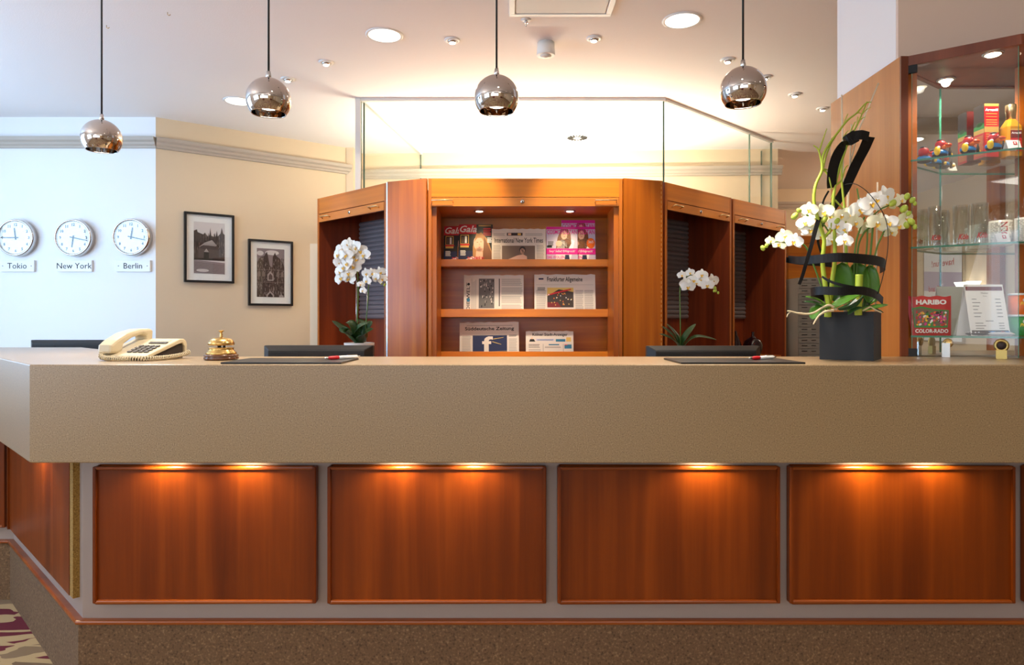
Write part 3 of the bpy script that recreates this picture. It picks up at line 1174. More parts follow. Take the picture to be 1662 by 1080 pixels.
def ksta(p, w, h):
    p.text('Kölner Stadt-Anzeiger', w * .14, h * .76, 'ink', height=h * .15, width=w * .74, bold=.02)
    p.rect(w * .21, h * .60, w * .60, h * .68, 'lilac').rect(w * .63, h * .57, w * .83, h * .67, 'teal')
    p.rect(w * .85, h * .57, w * .95, h * .74, 'gold')
    p.ell(w * .13, h * .70, w * .022, h * .04, 'skin').poly([(w * .07, h * .57), (w * .20, h * .57), (w * .17, h * .67), (w * .09, h * .67)], 'ink')
    p.lines(w * .06, h * .34, w * .30, h * .50, 3, 'ink', .35)
    p.lines(w * .06, h * .04, w * .32, h * .30, 7, 'inkg', .4)
    p.rect(w * .36, h * .02, w * .37, h * .48, 'inkg').rect(w * .78, h * .02, w * .79, h * .48, 'inkg')
    p.rect(w * .48, h * .43, w * .70, h * .475, 'teal')
    p.lines(w * .40, h * .33, w * .76, h * .40, 2, 'inkg2', .4)
    p.rect(w * .39, h * .0, w * .77, h * .18, 'orange').rect(w * .81, h * .30, w * .96, h * .46, 'teal').nxt()
    p.rect(w * .42, h * .03, w * .74, h * .15, 'gold').rect(w * .81, h * .43, w * .87, h * .46, 'red')
    p.lines(w * .24, h * .615, w * .58, h * .67, 2, 'teal', .5)


broadsheet(853.5, 931, 537, zs3, DP, 'small tabloid-size newspaper with blue boxes, right on the bottom shelf', ksta)

# ================================================================== GLASS ABOVE THE KIOSK
gz0 = ZT + .002


def pane(a, b2, z0, z1, name, label, joints=(), group='glass panes above the cabinets', th=.010):
    a = Vector(a); b2 = Vector(b2)
    d = b2 - a
    Lg = d.length
    t = thing(name, label, 'glass pane', (a.x, a.y, 0), math.atan2(d.y, d.x), group)
    MB().box(0, Lg, -th / 2, th / 2, z0, z1, 'glass').build('glass', t)
    e = MB()
    for s in [0, Lg] + [Lg * j for j in joints]:
        e.box(s - .0025, s + .0025, -th / 2 - .001, th / 2 + .001, z0, z1, 'glass_line')
    e.build('edge', t)
    return t


GY = 5.0
g_l, g_r = (-1.105, GY), (1.110, GY)
gr2 = (2.343, 6.166)
pane(g_l, g_r, gz0, CEIL - .022, 'glass_partition', 'wide glass pane above the newspaper cabinet up to the ceiling')
pane(g_r, gr2, gz0, CEIL - .022, 'glass_partition', 'slanting glass pane above the right cabinets with one joint', (.76,))
pane((2.343, 6.18), (2.36, 6.46), gz0, CEIL - .022, 'glass_partition', 'narrow glass pane between slanting pane and back wall')
pane((-1.09, 5.03), (-.885, 6.615), gz0, CEIL - .022, 'glass_partition', 'receding glass pane at the left end of the kiosk')


def rail(a, b2, w=.03, z0=CEIL - .022, z1=CEIL, name='ceiling_rail', lab=''):
    a = Vector(a); b2 = Vector(b2)
    d = b2 - a
    o = MB().box(-.012, d.length + .012, -w / 2, w / 2, z0, z1, 'trimwhite').build(name, loc=(a.x, a.y, 0))
    o.rotation_euler = (0, 0, math.atan2(d.y, d.x))
    tag(o, lab, 'rail', 'glass rails on the ceiling')


rail(g_l, g_r, lab='pale ceiling rail over the wide glass pane')
rail((g_r[0] + .02, g_r[1] + .02), gr2, lab='pale ceiling rail over the slanting right glass pane')
rail((-1.09, 5.03), (-.885, 6.61), lab='pale ceiling rail over the receding left glass pane')
tag(MB().box(-1.145, -1.105, GY - .02, GY + .02, ZT + .001, CEIL - .001, 'trimwhite').build('post', bevel=.003), 'pale square post at the left end of the kiosk glass', 'post')

# fluorescent uplights standing on the kiosk floor structure behind the fascia
ks = thing('service_cupboard', 'cherry cupboard inside the kiosk carrying the tube lamps', 'cupboard', (0.3, 5.75, 0))
MB().box(-.9, .9, -.25, .25, 0, 2.0, 'cherry_dark').build('body', ks)
for k, x in enumerate((-.25, .85)):
    t = thing('tube_lamp', 'white tube uplight behind the cabinet fascia, %s one' % ('left', 'right')[k], 'lamp', (x, 5.75, 2.0), 0, 'uplights inside the kiosk')
    MB().box(-.5, .5, -.04, .04, 0, .03, 'white').build('housing', t, bevel=.004)
    MB().tube([(-.47, 0, .045), (.47, 0, .045)], .013, 'glow_soft', 10).build('tube', t)
    light('AREA', 'tube_light', (0, 0, .062), (PI, 0, 0), 47, (1.0, .93, .76), .94, .08, parent=t)

# ================================================================== WALL CLOCKS AND CITY SIGNS
WALLY = 5.46


def clock(px, py, hour, minute, label):
    d = WALLY - .05
    c = P(px, py, d)
    t = thing('wall_clock', label, 'clock', (c.x, WALLY, c.z), 0, 'wall clocks')
    R = .148
    Mx = Matrix.Rotation(PI / 2, 4, 'X')    # lathe axis z -> -y
    MB().lathe([(R * .90, 0.0), (R, .006), (R, .052), (R * .975, .064), (R * .93, .067), (R * .88, .060), (R * .87, .050)], 'chrome', 56, Mx, cap=False).lathe(
        [(R * .9, .0005), (R * .9, .002)], 'white', 40, Mx).build('case', t)
    MB().lathe([(R * .885, .046), (R * .885, .050)], 'paperw', 48, Mx, smooth=False).build('dial', t)
    p = Print(Matrix.Translation((0, -.051, 0)))
    for k in range(1, 13):
        a = PI / 2 - 2 * PI * k / 12
        r = R * .70
        s = str(k)
        vs, fs, w, h = text_mesh(s)
        hh = R * .155
        p.text(s, r * math.cos(a), r * math.sin(a) - hh / 2, 'ink', height=hh, align='C', bold=.035)
    p.b.build('numerals', t)

    def hand(ang, ln, wd, y, nm):
        m = Matrix.Translation((0, y, 0)) @ Matrix.Rotation(ang, 4, 'Y')
        MB().add([(-wd, 0, -ln * .22), (wd, 0, -ln * .22), (wd * .7, 0, ln), (-wd * .7, 0, ln),
                  (-wd, .0012, -ln * .22), (wd, .0012, -ln * .22), (wd * .7, .0012, ln), (-wd * .7, .0012, ln)],
                 [(0, 1, 2, 3), (7, 6, 5, 4), (0, 4, 5, 1), (1, 5, 6, 2), (2, 6, 7, 3), (3, 7, 4, 0)], 'ink', m).build(nm, t)
    hand(2 * PI * (hour + minute / 60) / 12, R * .52, R * .036, -.054, 'hour_hand')
    hand(2 * PI * minute / 60, R * .78, R * .026, -.057, 'minute_hand')
    MB().lathe([(.005, .053), (.005, .060)], 'ink', 12, Mx).build('pin', t)
    MB().lathe([(R * .87, .0615), (R * .87, .0625)], 'glass_thin', 40, Mx, smooth=False).build('glass', t)


clock(25.5, 386, 11, 45, 'round chrome wall clock showing quarter to twelve, leftmost of the three clocks')
clock(119, 386, 6, 17, 'round chrome wall clock showing seventeen past six, middle of the three clocks')
clock(213, 385, 12, 17, 'round chrome wall clock showing seventeen past twelve, nearest the wall corner')


def city(px0, px1, txt, label):
    d = WALLY - .03
    a = P(px0, 441, d); c = P(px1, 422.5, d)
    t = thing('city_sign', label, 'sign', (a.x, WALLY, a.z), 0, 'city name signs')
    w, h = c.x - a.x, c.z - a.z
    MB().box(0, w, -.022, 0, 0, h, 'white').build('plate', t, bevel=.001)
    p = Print(Matrix.Translation((0, -.0225, 0)))
    p.text(txt, w / 2, h * .26, 'ink', height=h * .50 * (1.0), align='C')
    p.b.build('lettering', t)
    for s in (.08, .92):
        MB().lathe([(.004, .022), (.004, .025)], 'steel', 10, Matrix.Translation((w * s, 0, h / 2)) @ Matrix.Rotation(PI / 2, 4, 'X')).build('screw', t)


city(-1, 54, 'Tokio', 'white sign reading Tokio under the leftmost clock')
city(91.5, 147.5, 'New York', 'white sign reading New York under the middle clock')
city(187, 242.5, 'Berlin', 'white sign reading Berlin under the clock nearest the corner')


# ================================================================== FRAMED PHOTOGRAPHS ON THE ANGLED WALL
def on_angled(px, py):
    # intersection of the view ray with the angled wall
    k = (px - 831) / F
    # point = wa + wd*s ; x = k*y
    s = (k * wa.y - wa.x) / (wd.x - k * wd.y)
    p = wa + wd * s
    return s, EYE + (520 - py) * p.y / F, p


def framed(px0, px1, pyt, pyb, label, draw):
    s0, zt, p0 = on_angled(px0, pyt)
    _, zb, _ = on_angled(px0, pyb)
    s1, _, _ = on_angled(px1, pyt)
    w, h = s1 - s0, zt - zb
    t = thing('framed_photo', label, 'framed photograph', (p0.x, p0.y, zb), math.atan2(wd.y, wd.x), 'framed photographs')
    f = .018
    b = MB()
    b.box(0, f, -.030, 0, 0, h, 'blackgloss').box(w - f, w, -.030, 0, 0, h, 'blackgloss')
    b.box(f, w - f, -.030, 0, 0, f, 'blackgloss').box(f, w - f, -.030, 0, h - f, h, 'blackgloss')
    b.build('frame', t, bevel=.001)
    MB().box(f, w - f, -.012, -.002, f, h - f, 'paperw').build('mount_board', t)
    p = Print(Matrix.Translation((0, -.0125, 0)), .0004)
    draw(p, w * .19, w * .81, h * .13, h * .87)
    p.b.build('photo_print', t)
    MB().box(f, w - f, -.021, -.019, f, h - f, 'glass_thin').build('glass', t)


def ph1(p, u0, u1, v0, v1):
    W_, H_ = u1 - u0, v1 - v0
    U = lambda a: u0 + W_ * a
    V = lambda a: v0 + H_ * a
    p.rect(u0, v0, u1, v1, 'sky1').nxt()
    p.poly([(U(0), V(.26)), (U(0), V(.82)), (U(.10), V(.85)), (U(.12), V(.80)), (U(.30), V(.76)), (U(.36), V(.80)), (U(.40), V(.72)),
            (U(.50), V(.74)), (U(.53), V(.90)), (U(.56), V(.74)), (U(.70), V(.72)), (U(.74), V(.85)), (U(.77), V(.74)), (U(.86), V(.80)), (U(.90), V(.92)), (U(.95), V(.80)), (U(1), V(.78)), (U(1), V(.26))], 'st1').nxt()
    rnd = random.Random(11)
    for k in range(170):
        a, c = rnd.random(), .36 + .36 * rnd.random()
        w = .008 + .012 * rnd.random()
        p.rect(U(a * .97), V(c), U(a * .97 + w), V(c + .03 + .07 * rnd.random()), rnd.choice(['st0', 'st0', 'st2']))
    p.nxt()
    p.poly([(U(.14), V(.50)), (U(.34), V(.60)), (U(.58), V(.66)), (U(.74), V(.56)), (U(.70), V(.54)), (U(.30), V(.55))], 'sky2')
    p.poly([(U(.14), V(.28)), (U(.14), V(.47)), (U(.38), V(.56)), (U(.72), V(.54)), (U(.86), V(.44)), (U(.86), V(.28))], 'st3')
    p.poly([(U(0), V(0)), (U(1), V(0)), (U(1), V(.22)), (U(0), V(.26))], 'sky3').nxt()
    p.rect(U(.32), V(.30), U(.48), V(.42), 'st0').poly([(U(.32), V(.42)), (U(.40), V(.49)), (U(.48), V(.42))], 'sky2')
    p.rect(U(0), V(.26), U(1), V(.30), 'st0')
    for k in range(7):
        v = .22 - k * .028
        p.poly([(U(0), V(v)), (U(1), V(v - .05)), (U(1), V(v - .056)), (U(0), V(v - .008))], 'st3')
    p.ell(U(.28), V(.06), W_ * .2, H_ * .03, 'sky1')


def ph2(p, u0, u1, v0, v1):
    W_, H_ = u1 - u0, v1 - v0
    U = lambda a: u0 + W_ * a
    V = lambda a: v0 + H_ * a
    p.rect(u0, v0, u1, v1, 'sky3')
    p.nxt().ell(U(.55), V(.92), W_ * .25, H_ * .05, 'sky1').ell(U(.12), V(.90), W_ * .12, H_ * .05, 'sky1').nxt()
    p.poly([(U(0), V(0)), (U(0), V(.66)), (U(.06), V(.76)), (U(.14), V(.82)), (U(.26), V(.84)), (U(.36), V(.94)), (U(.40), V(.84)), (U(.46), V(.66)),
            (U(.49), V(.63)), (U(.56), V(.62)), (U(.57), V(.82)), (U(.65), V(.93)), (U(.70), V(.86)), (U(.84), V(.80)), (U(.94), V(.72)), (U(1), V(.62)), (U(1), V(0))], 'st1').nxt()
    rnd = random.Random(12)
    for k in range(330):
        a, c = rnd.random() * .97, rnd.random() * .78
        if c > .60 and .42 < a < .58:
            continue
        w = .010 + .012 * rnd.random()
        p.rect(U(a), V(c), U(a + w), V(c + .02 + .05 * rnd.random()), rnd.choice(['st0', 'st2', 'st2', 'sky2', 'st3']))
    p.nxt()
    for u in (.08, .24, .76, .92):
        p.poly([(U(u - .05), V(.42)), (U(u - .05), V(.50)), (U(u), V(.55)), (U(u + .05), V(.50)), (U(u + .05), V(.42))], 'st2')
    p.poly([(U(.38), V(.34)), (U(.38), V(.46)), (U(.48), V(.54)), (U(.60), V(.46)), (U(.60), V(.34))], 'sky2')
    p.poly([(U(.34), 0 + V(0)), (U(.34), V(.05)), (U(.48), V(.13)), (U(.62), V(.05)), (U(.62), V(0))], 'sky2')
    p.poly([(U(.80), V(0)), (U(.80), V(.02)), (U(.88), V(.07)), (U(.97), V(.02)), (U(.97), V(0))], 'sky2').nxt()
    p.poly([(U(.39), V(0)), (U(.39), V(.03)), (U(.48), V(.09)), (U(.57), V(.03)), (U(.57), V(0))], 'st0')
    p.poly([(U(.42), V(.36)), (U(.42), V(.44)), (U(.48), V(.49)), (U(.56), V(.44)), (U(.56), V(.36))], 'st3')
    p.rect(U(.32), V(0), U(.335), V(.5), 'st0')
    for v in (.30, .56):
        p.rect(U(0), V(v), U(1), V(v + .008), 'st2')


M_['sky1'] = mat('photo_sky_light', C(214, 206, 204), .7)
M_['sky2'] = mat('photo_grey_light', C(164, 152, 148), .7)
M_['sky3'] = mat('photo_grey', C(140, 126, 128), .7)
M_['st0'] = mat('photo_black', C(30, 22, 20), .7)
M_['st1'] = mat('photo_dark', C(70, 56, 50), .7)
M_['st2'] = mat('photo_stone', C(126, 110, 104), .7)
M_['st3'] = mat('photo_mid', C(84, 70, 66), .7)
framed(298, 379, 343.5, 458, 'black-framed black and white photo of a church above a cobbled square', ph1)
framed(402, 474, 388, 496, 'black-framed black and white photo of a twin-towered cathedral front, lower of two', ph2)


# ================================================================== CEILING FIXTURES
def at_ceiling(px, py):
    d = (CEIL - EYE) * F / (520 - py)
    return ((px - 831) * d / F, d)


def downlight(px, py, label, power=14, r=.085):
    x, y = at_ceiling(px, py)
    t = thing('downlight', label, 'ceiling light', (x, y, CEIL), 0, 'large round downlights')
    MB().lathe([(r + .004, -.003), (r + .014, -.007), (r + .022, -.002), (r + .022, 0)], 'white', 48, cap=False).build('ring', t)
    MB().lathe([(r + .005, -.004), (r + .005, -.001)], 'glow_soft', 40).build('diffuser', t)
    light('SPOT', 'downlight_lamp', (0, 0, -.02), (0, 0, 0), power, SOFT, angle=150, blend=.8, parent=t, radius=.07)


downlight(624, 57, 'large bright round ceiling light, left of the middle pendant')
downlight(1107, 33, 'large bright round ceiling light, right, near the top of the photo')
downlight(387, 164, 'large round ceiling light half hidden behind a chrome pendant')


def eyeball(px, py, label, lit=True, dim=1.0, ang=(38, 0)):
    x, y = at_ceiling(px, py)
    t = thing('ceiling_spot', label, 'ceiling spotlight', (x, y, CEIL), 0, 'small adjustable ceiling spots')
    MB().lathe([(.026, -.004), (.034, -.009), (.044, -.006), (.046, 0)], 'white', 32, cap=False).build('ring', t)
    b = MB()
    b.lathe([(.016, -.018), (.026, -.012), (.027, -.001)], 'steel', 24)
    b.build('eyeball', t)
    MB().lathe([(.017, -.0205), (.017, -.0175)], 'glow', 20).build('bulb', t)
    light('SPOT', 'ceiling_spot_lamp', (0, 0, -.03), (math.radians(ang[0]), math.radians(ang[1]), 0), 16 * dim, (1.0, .86, .66), angle=54, blend=.6, parent=t, radius=.02)


eyeball(529, 101, 'small glaring ceiling spot right of the second pendant')
eyeball(467, 128, 'small ceiling spot just right of the second pendant ball')
eyeball(734, 65, 'small ceiling spot between the large left light and the middle pendant', dim=8, ang=(34, 6))
eyeball(964, 62, 'small ceiling spot right of the motion sensor', dim=7, ang=(34, -4))
eyeball(1181, 97, 'small ceiling spot just left of the right pendant cord')
eyeball(1241, 125, 'small ceiling spot peeking out right of the rightmost pendant')
eyeball(1290, 153, 'small ceiling spot between the right pendant and the wood panel')
eyeball(1335, 176, 'small ceiling spot nearest the wooden side panel')

# motion sensor
x, y = at_ceiling(886, 70)
t = thing('motion_sensor', 'white cylindrical motion sensor on the ceiling', 'sensor', (x, y, CEIL))
MB().lathe([(.046, -.074), (.052, -.074), (.054, -.070), (.050, 0)], 'white', 36).build('housing', t)
MB().ball((0, 0, -.072), .034, 'cyc', scale=(1, 1, .5)).build('lens', t)
# sprinkler
x, y = at_ceiling(854, 32)
t = thing('sprinkler', 'tiny sprinkler head in the ceiling left of the access panel', 'sprinkler', (x, y, CEIL))
MB().lathe([(.022, -.006), (.028, 0)], 'white', 24).build('plate', t)
MB().lathe([(.009, -.020), (.012, -.018), (.008, -.006)], 'steel', 14).lathe([(.003, -.036), (.002, -.020)], 'steel', 8).build('nozzle', t)
# ceiling access panel / air inlet
t = thing('ceiling_panel', 'square white ceiling access panel with a raised frame', 'ceiling panel', (-.015, 3.60, CEIL))
b = MB()
b.box(0, .54, 0, .03, -.012, 0, 'white').box(0, .54, -.57, -.54, -.012, 0, 'white')
b.box(0, .03, -.54, 0, -.012, 0, 'white').box(.51, .54, -.54, 0, -.012, 0, 'white')
b.build('frame', t, bevel=.003)
b = MB()
b.box(.036, .504, -.534, -.006, -.009, 0, 'trimwhite')
b.build('cover', t)
# hooks
for k, (px, py, lab) in enumerate(((272, 20, 'upper'), (173, 41, 'lower'))):
    x, y = at_ceiling(px, py)
    o = MB().tube([(0, 0, 0), (0, 0, -.012), (.008, 0, -.017), (.016, 0, -.012)], .0018, 'brass', 6).build('ceiling_hook', loc=(x, y, CEIL))
    tag(o, 'tiny metal hook in the ceiling left of the second pendant cord, the %s one' % ('farther right', 'farther left')[k], 'hook')
# air valve inside the kiosk
x, y = at_ceiling(937, 221)
t = thing('air_valve', 'round white air valve with dark slots in the kiosk ceiling', 'air valve', (x, y, CEIL))
MB().lathe([(.03, -.02), (.095, -.012), (.10, 0)], 'white', 36).build('disc', t)
b = MB()
for k in range(9):
    a = PI * k / 9
    m = Matrix.Rotation(a, 4, 'Z')
    b.box(.035, .088, -.005, .005, -.0215, -.010, 'ink', m)
    b.box(-.088, -.035, -.005, .005, -.0215, -.010, 'ink', m)
b.build('slots', t)


# ================================================================== PENDANTS
def pendant(px, py, d, label):
    c = P(px, py, d)
    t = thing('pendant_lamp', label, 'pendant lamp', (c.x, c.y, c.z), 0, 'chrome ball pendants over the counter')
    R = .0715
    prof = []
    cut = math.radians(128)
    n = 22
    for k in range(n + 1):
        a = cut * k / n
        prof.append((max(R * math.sin(a), .0008), R * math.cos(a)))
    re = prof[-1][0]
    ze = prof[-1][1]
    prof += [(re - .001, ze - .002), (re - .004, ze - .0015)]
    prof += [(R * .955 * math.sin(cut * k / 8), R * .955 * math.cos(cut * k / 8)) for k in range(8, 1, -1)]
    MB().lathe(prof[::-1], 'chrome', 56, cap=False).build('shade', t)
    MB().lathe([(.006, R + .022), (.008, R + .010), (.009, R - .002)], 'steel', 16).build('cord_grip', t)
    MB().tube([(0, 0, R + .018), (0, 0, CEIL - c.z)], .0034, 'black', 10).build('cord', t)
    MB().lathe([(.045, CEIL - c.z - .02), (.05, CEIL - c.z - .002)], 'chrome', 28).build('canopy', t)
    MB().lathe([(.024, ze + .016), (.028, ze + .024)], 'glow', 24).build('bulb', t)
    light('SPOT', 'pendant_bulb', (0, 0, ze + .012), (0, 0, 0), 48.0, SOFT, angle=130, blend=.7, parent=t, radius=.03)


pendant(165, 225, 2.62, 'chrome ball pendant lamp, leftmost, hanging in front of the clock wall')
pendant(436, 162, 2.24, 'chrome ball pendant lamp, second from the left, above the counter')
pendant(806, 158.5, 2.20, 'chrome ball pendant lamp in the middle, in front of the kiosk glass')
pendant(1206, 145.5, 2.16, 'rightmost chrome ball pendant lamp, left of the flower arrangement')

# ================================================================== THINGS ON THE COUNTER
ZC = SZ1 + .0003
# telephone
ph = thing('telephone', 'cream desk telephone with coiled cord at the left end of the counter', 'telephone', (-1.16, 2.165, ZC), math.radians(-10))
w_, dp_ = .175, .20
# body: wedge profile (y, z) extruded along x, front at y=0, local x from -w_ to 0
prof = [(0, .010), (.0, .016), (.165, .066), (.185, .066), (.198, .058), (.203, .045), (.200, .012), (.192, .012), (.190, .040), (.178, .052), (.150, .046), (.02, .010)]
vs, fs = [], []
for x in (-w_ - .0, 0):
    for y, z in prof:
        vs.append((x, y, z))
n = len(prof)
fs = [(i, (i + 1) % n, n + (i + 1) % n, n + i) for i in range(n)] + [tuple(range(n))[::-1], tuple(range(n, 2 * n))]
fs = [tuple(reversed(f)) for f in fs]
MB().add(vs, fs, 'phone').build('body', ph, bevel=.003)
MB().add([(x, y, z) for x in (-w_ + .004, -.006) for y, z in ((.02, .001), (.03, .010), (.150, .044), (.186, .046), (.186, .001))],
         [(0, 1, 2, 3, 4)[::-1], (5, 6, 7, 8, 9), (0, 4, 9, 5), (0, 5, 6, 1), (1, 6, 7, 2), (2, 7, 8, 3), (3, 8, 9, 4)], 'phonedk').build('underside', ph, label='dark underside of the telephone')
slope = math.atan2(.050, .165)
Mk = Matrix.Translation((0, 0, .0165)) @ Matrix.Rotation(slope, 4, 'X')
for r_ in range(4):
    for c_ in range(4):
        x = -.092 + c_ * .020
        y = .030 + r_ * .018
        MB().box(x, x + .014, y, y + .010, 0, .004, 'keys', Mk).build('key', ph)
b = MB()
for k in range(9):
    b.box(-.020 - k * .0075, -.0145 - k * .0075, .118, .130, 0, .003, 'keys', Mk)
b.build('speed_dial_keys', ph)
MB().box(-.090, -.020, .138, .156, 0, .0015, 'lcd', Mk).build('display', ph)
# handset on the left side
hp = [(-.008, .022), (-.004, .050), (.020, .066), (.070, .088), (.130, .100), (.185, .101), (.192, .092), (.190, .062), (.160, .058), (.158, .076), (.140, .082), (.090, .070), (.052, .050), (.046, .030), (.030, .022)]
vs = [(x, y, z) for x in (-.172, -.122) for y, z in hp]
n = len(hp)
fs = [(n + i, n + (i + 1) % n, (i + 1) % n, i) for i in range(n)] + [tuple(range(n)), tuple(range(n, 2 * n))[::-1]]
MB().add(vs, fs, 'phone').build('handset', ph, bevel=.008)
# coiled cord
ctrl = [Vector(p) for p in ((-.150, -.012, .026), (-.140, -.024, .012), (-.095, -.032, .0085), (-.03, -.030, .0085), (.012, .0, .0085), (.022, .07, .009), (.026, .14, .014), (.028, .175, .022))]


def catmull(c, n=12):
    out = []
    for i in range(len(c) - 1):
        p0, p1, p2, p3 = c[max(i - 1, 0)], c[i], c[i + 1], c[min(i + 2, len(c) - 1)]
        for k in range(n):
            t = k / n
            out.append(.5 * ((2 * p1) + (-p0 + p2) * t + (2 * p0 - 5 * p1 + 4 * p2 - p3) * t * t + (-p0 + 3 * p1 - 3 * p2 + p3) * t ** 3))
    out.append(c[-1].copy())
    return out


path = catmull(ctrl, 60)
coil = []
ln = 0
for i, p in enumerate(path):
    if i:
        ln += (p - path[i - 1]).length
    t_ = (path[min(i + 1, len(path) - 1)] - path[max(i - 1, 0)]).normalized()
    u = t_.cross(Vector((0, 0, 1))).normalized()
    v_ = u.cross(t_)
    a = 2 * PI * ln / .0078
    coil.append(p + (u * math.cos(a) + v_ * math.sin(a)) * .0058)
MB().tube(coil, .0019, 'phone', 6).build('coiled_cord', ph)

# service bell
bl = thing('service_bell', 'brass counter bell on a round dark wooden base', 'bell', (-.952, 2.235, ZC))
MB().lathe([(.050, 0), (.054, .003), (.054, .008), (.050, .010), (.053, .012), (.053, .016), (.049, .018)], 'woodbase', 40).build('base', bl)
MB().lathe([(.046, .018), (.048, .020), (.046, .025), (.039, .032), (.038, .038), (.040, .040)], 'brass', 40).build('skirt', bl)
MB().lathe([(.006, .038), (.006, .052)], 'ink', 12, Matrix.Translation((-.006, 0, 0))).lathe([(.004, .038), (.004, .052)], 'ink', 12, Matrix.Translation((.010, 0, 0))).build('striker', bl)
MB().lathe([(.039, .048), (.041, .050), (.0405, .056), (.036, .064), (.027, .070), (.014, .073), (.005, .074)], 'brass', 44).build('dome', bl)
MB().lathe([(.007, .073), (.004, .077), (.005, .082), (.0035, .086), (.004, .091), (.009, .094), (.009, .096), (.002, .097)], 'brass', 20).build('push_button', bl)

# desk pads
for nm, x0, x1, lab in (('a', -.862, -.505, 'thin black desk pad on the counter beside the bell'), ('b', .500, .868, 'thin black desk pad on the counter left of the flower pot')):
    o = MB().box(x0, x1, 2.018, 2.25, 0, .0055, 'blackgloss').build('desk_pad', bevel=.0015, loc=(0, 0, ZC))
    tag(o, lab, 'desk pad', 'desk pads on the counter')


def pen(px0, px1, d, label, dz):
    x0, x1 = (px0 - 831) * d / F, (px1 - 831) * d / F
    Lh = .138
    a = math.acos(min(1, (x1 - x0) / Lh))
    t = thing('ballpoint_pen', label, 'pen', (x0, d, ZC + .0055 + .0060), -0.0, 'pens on the desk pads', rot=(0, 0, a * .9))
    Mx = Matrix.Rotation(PI / 2, 4, 'Y')
    MB().lathe([(.001, 0), (.0022, .004), (.0038, .012)], 'steel', 16, Mx).build('tip', t)
    MB().lathe([(.0038, .012), (.0058, .024), (.0060, .040), (.0055, .052)], 'red', 18, Mx).build('grip', t, label='red rubber grip')
    MB().lathe([(.0052, .052), (.0056, .075), (.0052, .122), (.003, .128)], 'white', 18, Mx).lathe([(.0024, .128), (.0024, .138)], 'steel', 12, Mx).build('barrel', t)
    MB().box(.086, .126, -.002, .002, .005, .0068, 'steel').build('clip', t)


pen(527, 566, 2.12, 'red and silver ballpoint pen on the left desk pad', 0)
pen(1216, 1272, 2.12, 'red and silver ballpoint pen on the right desk pad', 0)


# ================================================================== ORCHIDS
def petal_fn(L, Wd, cup, droop, ang, z0=0.0, r0=.06):
    """a rounded petal leaving the centre at angle ang in the local xz plane, y towards the viewer (-y)"""
    ca, sa = math.cos(ang), math.sin(ang)

    def fn(u, v):
        t = r0 + v * (1 - r0)
        wdt = Wd * math.sin(PI * min(1, (t ** .75)) * .93 + .06) ** .7
        s = (u - .5) * wdt
        rr = L * t
        dep = -cup * (t * (1 - t) * 2) - z0 + droop * t * t - abs(u - .5) ** 2 * cup * 1.2
        return (rr * ca - s * sa, dep, rr * sa + s * ca)
    return fn


def flower_mesh(R, cream=False):
    b = MB()
    m = 'petal2' if cream else 'petal'
    # three sepals behind
    for a in (PI / 2, PI * 7 / 6 + .08, PI * 11 / 6 - .08):
        b.grid(petal_fn(R * .95, R * .62, R * .10, R * .12, a, -R * .04), 4, 6, m)
    # two wide petals
    for a in (.12, PI - .12):
        b.grid(petal_fn(R, R * 1.18, R * .14, R * .10, a, R * .03), 6, 6, m)
    return b


def lip_mesh(R):
    b = MB()
    b.ball((0, -R * .16, R * .02), R * .10, 'petal', 8, 6, (1, 1.2, 1.2))
    b.grid(petal_fn(R * .42, R * .30, R * .22, R * -.10, -PI / 2, R * .10), 4, 4, 'lip')
    for s in (-1, 1):
        b.grid(petal_fn(R * .26, R * .18, R * .1, R * -.14, -PI / 2 + s * 1.0, R * .12), 3, 3, 'lip')
    return b


_fl = {}


def add_flower(parent, pos, R, face, roll=0.0, cream=False):
    key = (cream,)
    if key not in _fl:
        f = flower_mesh(1.0, cream).build('flower')
        lp = lip_mesh(1.0).build('lip', f)
        _fl[key] = (f, lp)
        o, l2 = f, lp
    else:
        f, lp = _fl[key]
        o = f.copy()
        l2 = lp.copy()
        COL.objects.link(o)
        COL.objects.link(l2)
        l2.parent = o
    o.parent = parent
    q_ = Vector(face).normalized().to_track_quat('-Y', 'Z').to_matrix().to_4x4()
    o.matrix_local = Matrix.Translation(pos) @ q_ @ Matrix.Rotation(roll, 4, 'Y') @ Matrix.Scale(R, 4)
    return o


def leaf_band(b, pts, wmax, m, fold=.25, n=12, tipp=.65):
    """strap leaf: spine through pts, V-folded, rounded tip"""
    sp_ = catmull([Vector(p) for p in pts], 6)
    N = len(sp_) - 1
    vs, fs = [], []
    for i, p in enumerate(sp_):
        t = i / N
        wd_ = wmax * (math.sin(PI * min(1.0, .12 + .88 * t) ** 1.0) ** tipp if t < 1 else 0.02)
        tg = (sp_[min(i + 1, N)] - sp_[max(i - 1, 0)]).normalized()
        side = tg.cross(Vector((0, -0.35, 1))).normalized()
        up = side.cross(tg).normalized()
        for k in range(5):
            s = (k - 2) / 2
            vs.append(p + side * (s * wd_ / 2) + up * (abs(s) * wd_ * fold / 2))
    for i in range(N):
        for k in range(4):
            fs.append((i * 5 + k, i * 5 + k + 1, i * 5 + 6 + k, i * 5 + 5 + k))
    b.add(vs, fs, m, None, True)


def bud(parent, pos, r, m='bud', tilt=(0, 0, 1)):
    q_ = Vector(tilt).to_track_quat('Z', 'Y').to_matrix().to_4x4()
    MB().ball((0, 0, 0), r, m, 12, 8, (1, 1, 1.35), Matrix.Translation(pos) @ q_).build('bud', parent)


